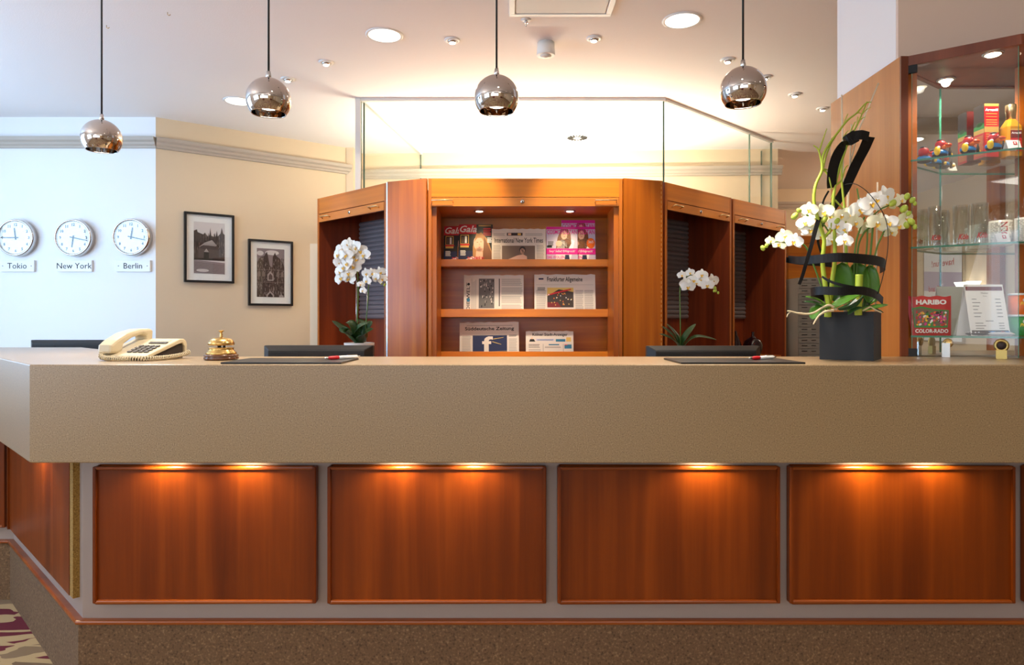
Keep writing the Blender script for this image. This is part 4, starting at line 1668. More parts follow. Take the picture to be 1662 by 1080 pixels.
# ---- left orchid behind the counter
def side_cupboard(x0, x1, y0, y1, h, lab):
    t = thing('low_cupboard', lab, 'cupboard', (x0, y0, 0))
    MB().box(0, x1 - x0, .015, y1 - y0, 0, h, 'cherry').build('body', t)
    MB().box(.004, (x1 - x0) / 2 - .002, 0, .015, .05, h - .03, 'cherry').build('door', t)
    MB().box((x1 - x0) / 2 + .002, x1 - x0 - .004, 0, .015, .05, h - .03, 'cherry').build('door', t)


side_cupboard(-1.25, -.72, 4.08, 4.5, .95, 'low cherry cupboard under the tall orchid')
side_cupboard(.85, 1.32, 4.02, 4.45, .95, 'low cherry cupboard under the small orchid')

D1 = 4.27
base = Vector(((583 - 831) * D1 / F, D1, .9503))
orc = thing('potted_orchid', 'tall white orchid with two stems in a white pot, behind the left monitor', 'orchid', base, 0, 'potted orchids behind the counter')


def rel(px, py, d, o):
    return P(px, py, d) - o


MB().lathe([(.058, 0), (.066, .004), (.092, .130), (.094, .158), (.088, .160), (.084, .150), (.03, .148)], 'potw', 40).build('pot', orc)
b = MB()
for pts, wd2 in (([(0, 0, .15), rel(560, 528, D1, base) * .8, rel(539, 521, D1, base)], .075),
                 ([(0, -.01, .15), rel(571, 528, D1 - .03, base), rel(562, 524, D1 - .02, base)], .07),
                 ([(-.01, -.03, .15), rel(561, 542, D1 - .09, base), rel(558, 530, D1 - .10, base)], .085),
                 ([(.0, -.03, .15), rel(581, 535, D1 - .07, base), rel(600, 524, D1 - .06, base)], .075),
                 ([(.02, -.03, .15), rel(592, 544, D1 - .09, base), rel(606, 534, D1 - .09, base)], .085),
                 ([(.0, .02, .15), rel(590, 530, D1 + .03, base), rel(577, 519, D1 + .03, base)], .07),
                 ([(.01, .0, .15), rel(597, 532, D1, base), rel(602, 521, D1 + .02, base)], .06)):
    lb = MB()
    leaf_band(lb, pts, wd2, 'leafd', .35)
    lb.build('leaf', orc, solid=.002)
st1 = catmull([rel(581, 556, D1, base), rel(580, 520, D1, base), rel(581, 489, D1, base), rel(581, 455, D1, base), rel(577, 425, D1, base), rel(568, 405, D1, base), rel(555, 410, D1, base), rel(552, 440, D1 - .02, base)], 6)
MB().tube(st1, [.004] * (len(st1) - 12) + [.003] * 12, 'stemd', 8).build('stem', orc)
st2 = catmull([rel(592, 556, D1, base), rel(594, 525, D1, base), rel(597, 490, D1, base), rel(599, 460, D1, base), rel(605, 445, D1, base), rel(620, 450, D1, base), rel(627, 462, D1, base)], 6)
MB().tube(st2, .0032, 'stemd', 8).build('stem', orc)
MB().tube([rel(578, 556, D1 + .01, base), rel(578.5, 455, D1 + .01, base)], .0022, 'steel', 6).build('support_rod', orc)
MB().tube([rel(594, 556, D1 + .01, base), rel(596, 475, D1 + .01, base)], .0022, 'steel', 6).build('support_rod', orc)
z6 = lambda a, c: (510 + a / 4.69, 370 + c / 4.69)
fl = [(262, 128), (318, 146), (212, 165), (352, 172), (188, 205), (245, 205), (300, 215), (200, 262), (250, 270), (306, 290), (205, 330), (262, 345), (206, 382), (268, 385), (380, 205), (330, 240), (225, 300), (285, 165),
      (398, 345), (402, 402), (440, 345), (470, 380), (505, 335), (520, 390), (355, 432), (372, 478)]
for k, (a, c) in enumerate(fl):
    px, py = z6(a, c)
    R = .048 if k < 18 else (.036 if k < 24 else .026)
    face = (-.25 + random.uniform(-.5, .45), -1, random.uniform(-.45, .25))
    add_flower(orc, rel(px, py, D1 - .03 - random.random() * .07, base), R, face, random.uniform(-.5, .5))
bud(orc, rel(624, 463, D1, base), .007)
bud(orc, rel(619, 460, D1 - .01, base), .007)

# ---- right orchid
D2 = 4.2
base = Vector(((1104.5 - 831) * D2 / F, D2, .9503))
orc = thing('potted_orchid', 'small white orchid with one arching stem, behind the right monitor', 'orchid', base, 0, 'potted orchids behind the counter')
MB().lathe([(.050, 0), (.056, .004), (.070, .110), (.072, .128), (.066, .130), (.02, .12)], 'potw', 36).build('pot', orc)
for pts, wd2 in (([(0, 0, .12), rel(1097, 545, D2, base), rel(1082, 526, D2, base)], .045),
                 ([(0, 0, .12), rel(1113, 546, D2 - .02, base), rel(1129, 526, D2, base)], .048),
                 ([(0, -.01, .12), rel(1128, 548, D2 - .05, base), rel(1163, 552, D2 - .05, base)], .046),
                 ([(0, -.01, .12), rel(1092, 546, D2 - .04, base), rel(1074, 530, D2 - .04, base)], .045),
                 ([(0, -.02, .12), rel(1092, 552, D2 - .08, base), rel(1070, 542, D2 - .08, base)], .042)):
    lb = MB()
    leaf_band(lb, pts, wd2, 'leafd', .35)
    lb.build('leaf', orc, solid=.002)
st = catmull([rel(1104.4, 563, D2, base), rel(1104.2, 520, D2, base), rel(1103.6, 474, D2, base), rel(1107, 456, D2, base), rel(1120, 447, D2, base), rel(1140, 446, D2, base), rel(1153, 460, D2, base), rel(1165, 475, D2, base)], 6)
MB().tube(st, .0032, 'stemd', 8).build('stem', orc)
z7 = lambda a, c: (1060 + a / 5.68, 420 + c / 5.68)
for k, (a, c, R) in enumerate(((265, 150, .030), (340, 128, .030), (300, 225, .042), (322, 255, .046), (375, 200, .044), (437, 190, .048), (448, 150, .04), (500, 240, .044), (545, 205, .046), (405, 225, .03))):
    px, py = z7(a, c)
    add_flower(orc, rel(px, py, D2 - .02 - .012 * (k % 4), base), R, (-.2 + random.uniform(-.5, .4), -1, random.uniform(-.35, .1)), random.uniform(-.35, .35))
for a, c, r in ((570, 275, .010), (575, 295, .008), (600, 315, .007), (560, 300, .006)):
    px, py = z7(a, c)
    bud(orc, rel(px, py, D2 - .01, base), r)

# ---- dark vases in the rightmost cabinet
for k, (px, d, s, lab) in enumerate(((1222, 5.62, 1.0, 'round dark glazed vase standing free in the rightmost cabinet'), (1194, 5.58, 1.0, 'dark glazed vase half hidden behind the cabinet divider'))):
    x = (px - 831) * d / F
    t = thing('vase', lab, 'vase', (x, d, .9503), 0, 'dark vases in the cabinet')
    pr_ = [(.034, 0), (.062, .02), (.077, .06), (.079, .095), (.067, .128), (.038, .150), (.015, .162), (.011, .190), (.014, .205), (.008, .205)]
    if k:
        pr_ = [(.030, 0), (.050, .012), (.056, .05), (.045, .10), (.026, .15), (.012, .185), (.008, .21), (.006, .212)]
    MB().lathe(pr_, 'vase', 36).build('body', t)

# ================================================================== FLOWER ARRANGEMENT ON THE COUNTER
FB = Vector((1.130, 2.278, ZC))
fa = thing('flower_arrangement', 'large orchid arrangement with black leaf loops in a black cube pot', 'flower arrangement', FB)
rz = math.radians(-36)
hw = .080
Mp = Matrix.Rotation(rz, 4, 'Z')
b = MB()
b.box(-hw, hw, -hw, hw, 0, .004, 'pot', Mp)
for s in ((-hw, -hw + .006, -hw, hw), (hw - .006, hw, -hw, hw), (-hw + .006, hw - .006, -hw, -hw + .006), (-hw + .006, hw - .006, hw - .006, hw)):
    b.box(s[0], s[1], s[2], s[3], .004, .157, 'pot', Mp)
b.build('pot', fa)
MB().box(-hw + .007, hw - .007, -hw + .007, hw - .007, .004, .140, 'dkbrown', Mp).build('soil', fa)


def R_(px, py, d=2.26):
    return P(px, py, d) - FB


def stempath(pts, r, m, name='stem', d=2.26):
    ps = [R_(p[0], p[1], p[2] if len(p) > 2 else d) for p in pts]
    c = catmull(ps, 6)
    n = len(c)
    rr = [r[0] + (r[1] - r[0]) * i / (n - 1) for i in range(n)] if isinstance(r, tuple) else r
    MB().tube(c, rr, m, 8).build(name, fa)


stempath([(1342, 515), (1343, 502), (1348, 484), (1351, 453), (1355, 424), (1355, 400), (1354, 355), (1352, 330), (1356, 300), (1362, 275), (1370, 250), (1378, 228), (1390, 205), (1399, 185), (1407, 165)], (.0085, .0016), 'stem', d=2.22)
stempath([(1345, 515), (1344, 490), (1338, 455), (1335, 424), (1337, 402), (1337, 385), (1327, 355), (1321, 325), (1324, 300), (1334, 277), (1335, 255), (1345, 235), (1360, 215), (1375, 196), (1390, 184), (1405, 168), (1414, 166)], (.0085, .0016), 'stem', d=2.20)
stempath([(1337, 386), (1342, 381), (1347, 375), (1349, 362)], (.006, .003), 'stem', d=2.20)
stempath([(1334, 277), (1333, 262), (1328, 243), (1320, 236)], (.0040, .0016), 'stem', d=2.20)
stempath([(1329, 246), (1333, 235), (1338, 220), (1342, 209)], (.003, .0012), 'stem', d=2.20)
stempath([(1335, 275), (1341, 280), (1346, 290), (1350, 308)], (.0035, .002), 'stem', d=2.21)
stempath([(1336, 272), (1340, 255), (1348, 235), (1358, 219)], (.004, .0016), 'stem', d=2.21)
stempath([(1336, 274), (1345, 276), (1352, 274)], (.0025, .0012), 'stem', d=2.21)
stempath([(1378, 510), (1374, 430), (1372, 365), (1371, 342), (1367, 305), (1366, 280), (1368, 255), (1374, 230), (1382, 210), (1388, 198)], (.005, .0016), 'stem', d=2.24)
stempath([(1358, 300), (1366, 292), (1371, 275), (1376, 268)], (.003, .0015), 'stem', d=2.22)
stempath([(1355, 325), (1363, 333), (1369, 340)], (.0035, .002), 'stem', d=2.22)
for a, c in (((1370, 200), (1376, 185)), ((1390, 184), (1398, 185)), ((1399, 185), (1413, 174)), ((1394, 196), (1405, 190)), ((1367, 226), (1377, 212)), ((1392, 190), (1391, 200)), ((1356, 300), (1349, 322))):
    stempath([a, ((a[0] + c[0]) / 2, (a[1] + c[1]) / 2 - 1), c], (.0018, .0010), 'stem', name='twig', d=2.22)
# bamboo stub
stempath([(1393, 512), (1393, 490), (1394, 462), (1394.5, 446)], .0115, 'stem', name='cut_stem', d=2.17)
# pale rods
for pts in (((1366, 154), (1369, 300), (1371, 512)), ((1426, 135), (1392, 215), (1372, 300)), ((1382, 202), (1376, 350), (1374, 512)), ((1424, 296), (1423, 400), (1421, 510)), ((1375.5, 316), (1374.5, 420), (1376, 510))):
    MB().tube([R_(p[0], p[1], 2.27) for p in pts], .0026, 'rod', 8).build('rod', fa)
# flower stems
for pts, r in ((((1403, 352), (1396, 372), (1390, 392), (1386, 430), (1384, 510)), (.0032)), (((1419, 348), (1416, 375), (1414, 399), (1408, 455), (1398, 512)), .0034),
               (((1421, 364), (1408, 372), (1400, 382), (1393, 402), (1390, 450), (1388, 510)), .0030), (((1436, 373), (1429, 388), (1423, 403), (1412, 450), (1402, 512)), .0030),
               (((1408, 372), (1407, 400), (1402, 450), (1396, 510)), .0028), (((1391, 306), (1394, 325), (1396, 350)), .0026),
               (((1289, 392), (1300, 395), (1307, 400), (1313, 410), (1318, 424), (1329, 453), (1341, 489), (1346, 512)), .0030),
               (((1289, 392), (1275, 394), (1258, 393), (1240, 402)), .0022), (((1303, 348), (1315, 351), (1327, 357), (1338, 366), (1347, 380)), .0028),
               (((1419, 348), (1432, 338), (1450, 331), (1464, 322), (1476, 320), (1484, 328)), .0022), (((1436, 373), (1446, 366), (1460, 361), (1472, 362), (1484, 369)), .0022),
               (((1452, 332), (1462, 337), (1470, 343), (1477, 348)), .0020)):
    stempath(pts, r, 'stemd', d=2.24)
flist = [(1313, 341, 13, 1), (1307, 362, 13, 1), (1315, 374, 14, 0), (1337, 345, 15, 1), (1358, 366, 14, 0), (1352, 390, 14, 0), (1371, 391, 12, 0), (1273, 384, 13, 1), (1265, 396, 11, 1), (1289, 392, 13, 0), (1250, 391, 8, 1),
         (1398, 340, 18, 0), (1413, 331, 17, 0), (1436, 318, 16, 0), (1441, 331, 13, 1), (1461, 325, 11, 1), (1388, 361, 13, 1), (1405, 372, 11, 1), (1424, 362, 16, 1), (1442, 362, 14, 0), (1445, 376, 12, 1), (1458, 366, 13, 1), (1470, 354, 12, 1), (1380, 346, 12, 1),
         (1424, 324, 14, 0), (1370, 372, 11, 0), (1346, 352, 11, 1), (1366, 350, 12, 1), (1322, 350, 11, 1), (1333, 384, 9, 0)]
for k, (px, py, r, cr) in enumerate(flist):
    d = 2.20 + .03 * ((k * 7) % 3) - (.03 if not cr else 0)
    add_flower(fa, R_(px, py, d), r * 1.12 * d / F, (-.35 + random.uniform(-.45, .5), -1, random.uniform(-.35, .25)), random.uniform(-.4, .4), bool(cr))
for px, py, r in ((1238, 403, 3.6), (1244, 399, 3), (1290, 351, 5), (1297, 342, 3.6), (1338, 356, 5), (1358, 359, 4.5), (1472, 319, 4.5), (1481, 325, 4.2), (1485, 330.5, 2.8), (1467, 339, 5.5), (1475, 346.5, 3.6), (1479, 360, 5), (1470, 365.5, 5), (1485, 368.5, 3.4), (1449, 330, 5)):
    bud(fa, R_(px, py, 2.20), r * 2.2 / F, tilt=(random.uniform(-.8, .8), 0, .6))


# big upright leaves
def oval_leaf(cx, cy, hwx, hhy, d, m='leaf', lean=.2, roll=0.0):
    c = R_(cx, cy, d)
    sx, sz = hwx * d / F, hhy * d / F

    def fn(u, v):
        a = (u - .5) * 2
        t = v * 2 - 1
        w = sx * math.sqrt(max(0.0, 1 - t * t)) * a
        x = w * math.cos(roll) - t * sz * math.sin(roll)
        z = w * math.sin(roll) + t * sz * math.cos(roll)
        return (c.x + x, c.y + lean * z - .012 * a * a, c.z + z)
    MB().grid(fn, 8, 14, m).build('leaf', fa, solid=.0018)


oval_leaf(1367, 456, 17, 30, 2.23)
oval_leaf(1392, 456, 18, 30, 2.24)
oval_leaf(1410, 462, 15, 32, 2.23, roll=-.1)
oval_leaf(1352, 470, 14, 20, 2.31, 'leafd')


def low_leaf(pts, w, m='leaf', d=2.2):
    lb = MB()
    leaf_band(lb, [R_(p[0], p[1], p[2] if len(p) > 2 else d) for p in pts], w, m, .3)
    lb.build('leaf', fa, solid=.0016)


low_leaf([(1352, 500), (1372, 489), (1398, 477)], .040, d=2.15)
low_leaf([(1362, 504), (1382, 499), (1400, 479)], .036, 'leafd', 2.16)
low_leaf([(1396, 506), (1420, 500), (1441, 495)], .032, d=2.20)
low_leaf([(1400, 500), (1415, 490), (1430, 488)], .032, 'leafd', 2.24)
low_leaf([(1345, 502), (1328, 488), (1307, 482)], .026, d=2.20)
low_leaf([(1345, 506), (1326, 494), (1305, 490)], .026, 'leafd', 2.18)
low_leaf([(1348, 498), (1328, 503), (1318, 519)], .046, 'leaf', 2.17)
low_leaf([(1400, 500), (1388, 503), (1376, 511)], .020, 'leafd', 2.14)
low_leaf([(1410, 500), (1424, 504), (1434, 508)], .020, 'leafd', 2.20)
# roots
stempath([(1358, 503), (1348, 496), (1338, 498), (1318, 509), (1298, 509), (1284, 506), (1278, 505)], (.0042, .0022), 'root', name='air_root', d=2.15)
stempath([(1284, 506), (1279, 510), (1277, 515)], (.0022, .0014), 'root', name='air_root', d=2.15)
stempath([(1353, 504), (1340, 506), (1330, 512), (1324, 520), (1320, 527)], (.0042, .0022), 'root', name='air_root', d=2.13)
stempath([(1400, 505), (1412, 499), (1420, 503), (1431, 508)], (.003, .002), 'root', name='air_root', d=2.17)
# black leaf loops
def ribbon(pts, w, wdir=(0, 0, 1), name='leaf_loop'):
    c = catmull([R_(p[0], p[1], p[2]) for p in pts], 6)
    n = len(c)
    ww = [w[0] + (w[1] - w[0]) * i / (n - 1) for i in range(n)] if isinstance(w, tuple) else w
    if isinstance(wdir, list):
        k = len(wdir)
        wdr = []
        for i in range(n):
            f_ = i / (n - 1) * (k - 1)
            a = min(int(f_), k - 2)
            wdr.append(tuple(Vector(wdir[a]).lerp(Vector(wdir[a + 1]), f_ - a)))
        wdir = wdr
    MB().band(c, ww, 'ribbon', wdir).build(name, fa)


ribbon([(1279, 421, 2.28), (1300, 423, 2.20), (1325, 421, 2.14), (1360, 418, 2.11), (1395, 420, 2.12), (1425, 424, 2.18), (1437, 430, 2.24), (1428, 436, 2.32)], (.024, .034))
ribbon([(1276, 422, 2.27), (1300, 426, 2.30), (1330, 428, 2.34), (1350, 430, 2.36)], .018)
ribbon([(1338, 483, 2.30), (1320, 479, 2.26), (1317, 474, 2.18), (1335, 472, 2.13), (1365, 473, 2.11), (1398, 472, 2.12), (1420, 478, 2.16), (1433, 489, 2.22)], .026)
ribbon([(1334, 449, 2.14), (1345, 456, 2.13), (1362, 462, 2.12), (1385, 467, 2.12), (1410, 471, 2.14)], (.006, .012))
ribbon([(1350, 305, 2.22), (1350, 290, 2.21), (1353, 270, 2.20), (1360, 250, 2.19), (1372, 232, 2.18), (1390, 220, 2.18)], (.030, .040), [(1, 0, 0), (1, 0, .3), (.5, 0, .9)])
ribbon([(1385, 221, 2.18), (1398, 219, 2.18), (1410, 222, 2.19)], .030, [(.3, 0, .9), (.3, 0, .9)])
ribbon([(1411, 222, 2.19), (1402, 243, 2.21), (1390, 266, 2.23), (1381, 286, 2.24), (1372, 306, 2.25), (1358, 328, 2.26), (1340, 350, 2.26)], (.042, .026), [(1, 0, .35), (1, 0, .1)])
ribbon([(1345, 310, 2.25), (1337, 325, 2.25), (1332, 345, 2.24)], .006, (1, 0, 0))
ribbon([(1330, 352, 2.20), (1323, 375, 2.18), (1317, 398, 2.16), (1309, 425, 2.15), (1303, 446, 2.15), (1297, 462, 2.15)], (.014, .010), (1, 0, .1))
ribbon([(1338, 360, 2.26), (1328, 385, 2.26), (1331, 405, 2.25), (1340, 425, 2.25)], .008, (1, 0, 0))
MB().tube(catmull([R_(*p) for p in ((1371, 300, 2.20), (1383, 298, 2.18), (1395, 302, 2.16), (1411, 315, 2.15), (1431, 342, 2.15), (1440, 367, 2.15), (1441, 402, 2.15), (1435, 440, 2.16), (1425, 475, 2.17), (1411, 493, 2.19))], 6), .0013, 'ribbon', 6).build('wire', fa)

# ================================================================== SHOWCASE
TZ = EYE + .946
sc = thing('showcase', 'tall glazed cherry showcase with glass shelves and a mirror back', 'showcase')
# side panel (light veneer), front post
MB().box(1.392, 1.4165, 2.452, 2.980, 0, TZ, 'beech').build('side_panel', sc)
MB().box(1.392, 1.4185, 2.443, 2.4515, SZ1 + .001, TZ, 'mahog').build('front_post', sc)
MB().box(1.4185, 1.4600, 2.4605, 2.478, SZ1 + .001, TZ - .03, 'cherry').build('mirror_frame', sc)
MB().box(1.8290, 1.8520, 2.4605, 2.478, SZ1 + .001, TZ - .03, 'cherry').build('mirror_frame', sc)
MB().box(1.8520, 2.15, 2.466, 2.478, SZ1 + .001, TZ - .03, 'mahog').build('back_panel', sc)
MB().box(1.4600, 1.8290, 2.472, 2.478, SZ1 + .001, TZ - .03, 'mirror').build('mirror', sc)
Aq = Vector((1.4185, 2.448)); Bq = Vector((1.681, 2.262))
top = [(1.392, 2.52), (1.392, 2.445), (Aq.x, Aq.y - .002), (Bq.x, Bq.y - .008), (2.15, Bq.y - .008), (2.15, 2.52)]
inner = [(Aq.x, 2.478), (Aq.x + .005, Aq.y + .01), (Bq.x, Bq.y + .012), (2.15, Bq.y + .012), (2.15, 2.478)]
hdr = [(Aq.x, Aq.y - .004), (Bq.x, Bq.y - .010), (2.15, Bq.y - .010), (2.15, Bq.y + .008), (Bq.x + .004, Bq.y + .008), (Aq.x + .006, Aq.y + .012)]
MB().prism(hdr, TZ - .034, TZ, 'mahog').build('header', sc)
MB().prism([(Aq.x, 2.478), (Aq.x + .006, Aq.y + .0125), (Bq.x + .004, Bq.y + .0085), (2.15, Bq.y + .0085), (2.15, 2.478)], TZ - .0295, TZ - .002, 'mahog').build('soffit', sc)
dq = (Bq - Aq)
aq = math.atan2(dq.y, dq.x)
Mq = rotM((Aq.x, Aq.y, 0), aq)
Lq = dq.length
dr = MB().box(.014, Lq - .003, 0, .005, SZ1 + .004, TZ - .036, 'glass_thin', Mq).build('glass_door', sc)
MB().box(.0125, .0140, -.0005, .0055, SZ1 + .004, TZ - .036, 'glass_edge', Mq).box(Lq - .003, Lq - .0010, -.0005, .0055, SZ1 + .004, TZ - .036, 'glass_edge', Mq).build('edge', dr)
MB().box(Bq.x + .006, 2.15, Bq.y, Bq.y + .005, SZ1 + .004, TZ - .036, 'glass_thin').build('glass_door', sc)
for z in (SZ1 + .002, TZ - .062):
    MB().box(-.001, .030, -.004, .009, z, z + .027, 'ink', Mq).build('hinge', sc)
for z in (.573, .2605, -.057):
    ins = .012
    sh = [(Aq.x + .002, 2.4600), (Aq.x + .012, Aq.y + .0015), (Bq.x, Bq.y + ins), (2.14, Bq.y + ins), (2.14, 2.4600), ]
    s_ = MB().prism(sh, EYE + z - .004, EYE + z + .002, 'glass').build('glass_shelf', sc)
    n_ = (Vector((-dq.y, dq.x)).normalized()) * -1
    e = MB()
    p0 = Vector(sh[1]); p1 = Vector(sh[2])
    e.prism([(p0.x, p0.y), (p1.x, p1.y), (p1.x, p1.y - .0012), (p0.x, p0.y - .0012)], EYE + z - .0042, EYE + z + .0022, 'glass_edge')
    e.prism([(p1.x, p1.y), (2.14, p1.y), (2.14, p1.y - .0012), (p1.x, p1.y - .0012)], EYE + z - .0042, EYE + z + .0022, 'glass_edge')
    e.build('edge', s_)
# lamp in the soffit
lx, ly = 1.652, 2.345
lp = MB().lathe([(.030, -.004), (.034, 0)], 'steel', 24).build('lamp_ring', sc, loc=(lx, ly, TZ - .030))
MB().lathe([(.020, -.007), (.024, -.0042)], 'glow_warm', 20).build('bulb', lp)
light('SPOT', 'showcase_halogen', (lx, ly, TZ - .042), (0, 0, 0), 14, (1.0, .90, .76), angle=150, blend=.5, parent=sc, radius=.015)
# brass lock knob and clamps
kp = Mq @ Vector((Lq * .85, -.004, SZ1 + .045))
Mk2 = Matrix.Translation(kp) @ Matrix.Rotation(aq, 4, 'Z') @ Matrix.Rotation(PI / 2, 4, 'X')
lk = MB().lathe([(.020, 0), (.022, .004), (.020, .010), (.014, .011), (.013, .008)], 'oldbrass', 28, Mk2).build('lock', sc, label='round brass lock at the foot of the glass door')
MB().lathe([(.0125, .006), (.0125, .0105)], 'dkbrown', 20, Mk2).build('keyhole', lk)
MB().box(Lq * .85 - .015, Lq * .85 + .015, -.016, -.0005, SZ1 + .0005, SZ1 + .030, 'oldbrass', Mq).build('clamp', lk)
for tt in (.36,):
    MB().box(Lq * tt - .012, Lq * tt + .012, .007, .018, SZ1 + .0005, SZ1 + .050, 'steel', Mq).lathe([(.015, 0), (.016, .008), (.012, .012)], 'brass', 24, rotM(tuple(Mq @ Vector((Lq * tt + .006, .020, SZ1 + .050))), aq, PI / 2)).build('clamp', sc, label='metal clamp under the lowest shelf')

ZS1, ZS2, ZS3 = EYE + .573 + .0025, EYE + .2605 + .0025, EYE - .057 + .0025


def gpos(px, d, z):
    return Vector(((px - 831) * d / F, d, z))


# ducks
def duck(px, d, label):
    t = thing('rubber_duck', label, 'rubber duck', gpos(px, d, ZS1), math.radians(6), 'rubber ducks on the top glass shelf')
    s = 1.0
    MB().ball((0, 0, .012 * s), .026 * s, 'ink', 18, 8, (1.0, .72, .36)).build('base', t)
    MB().ball((0, 0, .018 * s), .027 * s, 'blue', 22, 12, (1.02, .74, .50)).build('body', t)
    MB().ball((-.021 * s, -.012 * s, .022 * s), .013 * s, 'yellow', 14, 9, (.85, .7, 1.2)).ball((-.017 * s, -.013 * s, .034 * s), .006 * s, 'white', 10, 7).build('wing', t)
    hd = MB().ball((.0, -.002 * s, .046 * s), .0185 * s, 'red', 20, 13, (1, .92, .95)).build('head', t)
    MB().ball((.004 * s, -.010 * s, .038 * s), .0125 * s, 'orange', 16, 10, (1, .8, .8)).build('cheek', hd)
    MB().ball((.017 * s, -.014 * s, .044 * s), .0125 * s, 'beak', 16, 10, (1.2, .95, .55)).ball((.018 * s, -.014 * s, .0385 * s), .010 * s, 'orange', 14, 8, (1.15, .9, .4)).build('beak', hd)
    MB().ball((.003 * s, -.0165 * s, .0515 * s), .0028 * s, 'white', 10, 7).ball((.003 * s, -.0190 * s, .0515 * s), .0014 * s, 'ink', 8, 6).build('eye', hd)
    MB().ball((-.001 * s, -.002 * s, .0615 * s), .0105 * s, 'ink', 16, 8, (1.1, 1.0, .5)).ball((.006 * s, -.004 * s, .062 * s), .005 * s, 'yellow', 10, 6, (1, .8, .8)).build('cap', t)
    MB().lathe([(.0052 * s, .006 * s), (.0050 * s, .026 * s), (.0026 * s, .032 * s), (.0022 * s, .042 * s), (.0004 * s, .047 * s)], 'phonedk', 12, Matrix.Translation((.034 * s, -.004 * s, 0))).build('tower_ornament', t)
    MB().ball((.040 * s, 0, .014 * s), .006 * s, 'yellow', 10, 7).build('tail', t)
    return t


duck(1526, 2.424, 'leftmost rubber duck with blue body on the top glass shelf')
duck(1571, 2.376, 'rubber duck with blue body on the top glass shelf, in front of the red box')
duck(1612, 2.334, 'rubber duck with blue body on the top glass shelf, in front of the bottle')

# oil boxes
t = thing('gift_box', 'tall red and gold cardboard box beside the golden bottle', 'box', gpos(1600.5, 2.428, ZS1), math.radians(2))
MB().box(-.026, .026, -.026, .026, 0, .187, 'darkred').build('carton', t, bevel=.0008)
p = Print(Matrix.Translation((-.026, -.0262, 0)), .0002)
p.rect(.0, 0, .052, .187, 'red').nxt()
p.rect(0, .178, .052, .187, 'gold').rect(0, .086, .052, .106, 'gold')
p.text('Arganöl', .003, .158, 'paperw', height=.012, width=.046, bold=.03)
for a, c in ((.150, .153), (.140, .142), (.128, .131), (.120, .123), (.112, .115), (.078, .081), (.070, .073), (.062, .065), (.054, .056)):
    p.rect(.006, a, .046, c, 'gold')
p.ell(.018, .030, .008, .012, 'gold').ell(.034, .030, .008, .012, 'gold').nxt().ell(.018, .030, .0065, .010, 'red').ell(.034, .030, .0065, .010, 'red')
p.b.build('front_print', t)
p = Print(Matrix.Translation((-.0262, .026, 0)) @ Matrix.Rotation(-PI / 2, 4, 'Z'), .0002)
p.rect(0, .100, .052, .187, 'dkbrown').rect(0, .0, .052, .085, 'red').rect(0, .085, .052, .100, 'gold').nxt()
p.poly([(0, .10), (.052, .10), (.052, .118), (.03, .124), (.014, .116), (0, .112)], 'green').ell(.028, .118, .018, .008, 'leafd')
p.lines(.004, .010, .048, .080, 14, 'gold', .35)
p.b.build('side_print', t)

# bottle
t = thing('bottle', 'golden oil bottle with gold cap and red label', 'bottle', gpos(1640.5, 2.418, ZS1), 0)
MB().prism([(-.028, -.020), (-.020, -.026), (.020, -.026), (.028, -.020), (.028, .020), (.020, .026), (-.020, .026), (-.028, .020)], 0, .105, 'oil').add(
    [(-.028, -.020, .105), (-.020, -.026, .105), (.020, -.026, .105), (.028, -.020, .105), (.028, .020, .105), (.020, .026, .105), (-.020, .026, .105), (-.028, .020, .105)] +
    [(.0145 * math.cos(a), .0145 * math.sin(a), .135) for a in [math.radians(-157.5 + 45 * k) for k in range(8)]],
    [(k, (k + 1) % 8, 8 + (k + 1) % 8, 8 + k) for k in range(8)], 'oil').build('body', t, bevel=.002)
MB().lathe([(.0150, .134), (.0155, .160), (.0170, .162), (.0170, .184), (.0155, .187)], 'brass_satin', 24).build('cap', t)
p = Print(Matrix.Translation((-.020, -.0263, .018)), .0002)
p.rect(0, 0, .040, .078, 'red').nxt().rect(0, .046, .040, .072, 'darkred').rect(0, .073, .040, .078, 'gold').nxt()
p.text('Arganöl', .003, .058, 'paperw', height=.009, width=.034, bold=.03)
p.rect(.004, .032, .036, .034, 'gold').rect(.004, .024, .036, .026, 'gold')
p.b.build('label', t)


def tent_card(px, d, z, w, h, label):
    t = thing('tent_card', label, 'tent card', gpos(px, d, z), 0, 'small white tent cards with a red square')
    th = .0008
    b = MB()
    dp = h * .42
    for s in (-1, 1):
        b.add([(-w / 2, s * dp, 0), (w / 2, s * dp, 0), (w / 2, 0, h), (-w / 2, 0, h), (-w / 2, s * (dp - th), 0), (w / 2, s * (dp - th), 0), (w / 2, 0, h - th), (-w / 2, 0, h - th)],
              [(0, 1, 2, 3), (7, 6, 5, 4), (0, 4, 5, 1), (1, 5, 6, 2), (3, 7, 4, 0)], 'paperw')
    b.build('card', t)
    lean = math.atan2(dp, h)
    p = Print(Matrix.Translation((0, -dp - .0003, 0)) @ Matrix.Rotation(-lean, 4, 'X'), .0002)
    p.rect(-w * .02, h * .50, w * .26, h * .90, 'red').nxt().rect(w * .05, h * .62, w * .17, h * .84, 'paperw')
    p.b.build('red_square', t)
    return t


tent_card(1643, 2.305, ZS1, .046, .033, 'small white tent card with a red square on the top glass shelf')
tent_card(1625.5, 2.335, ZS2, .046, .033, 'small white tent card with a red square in front of the mugs')

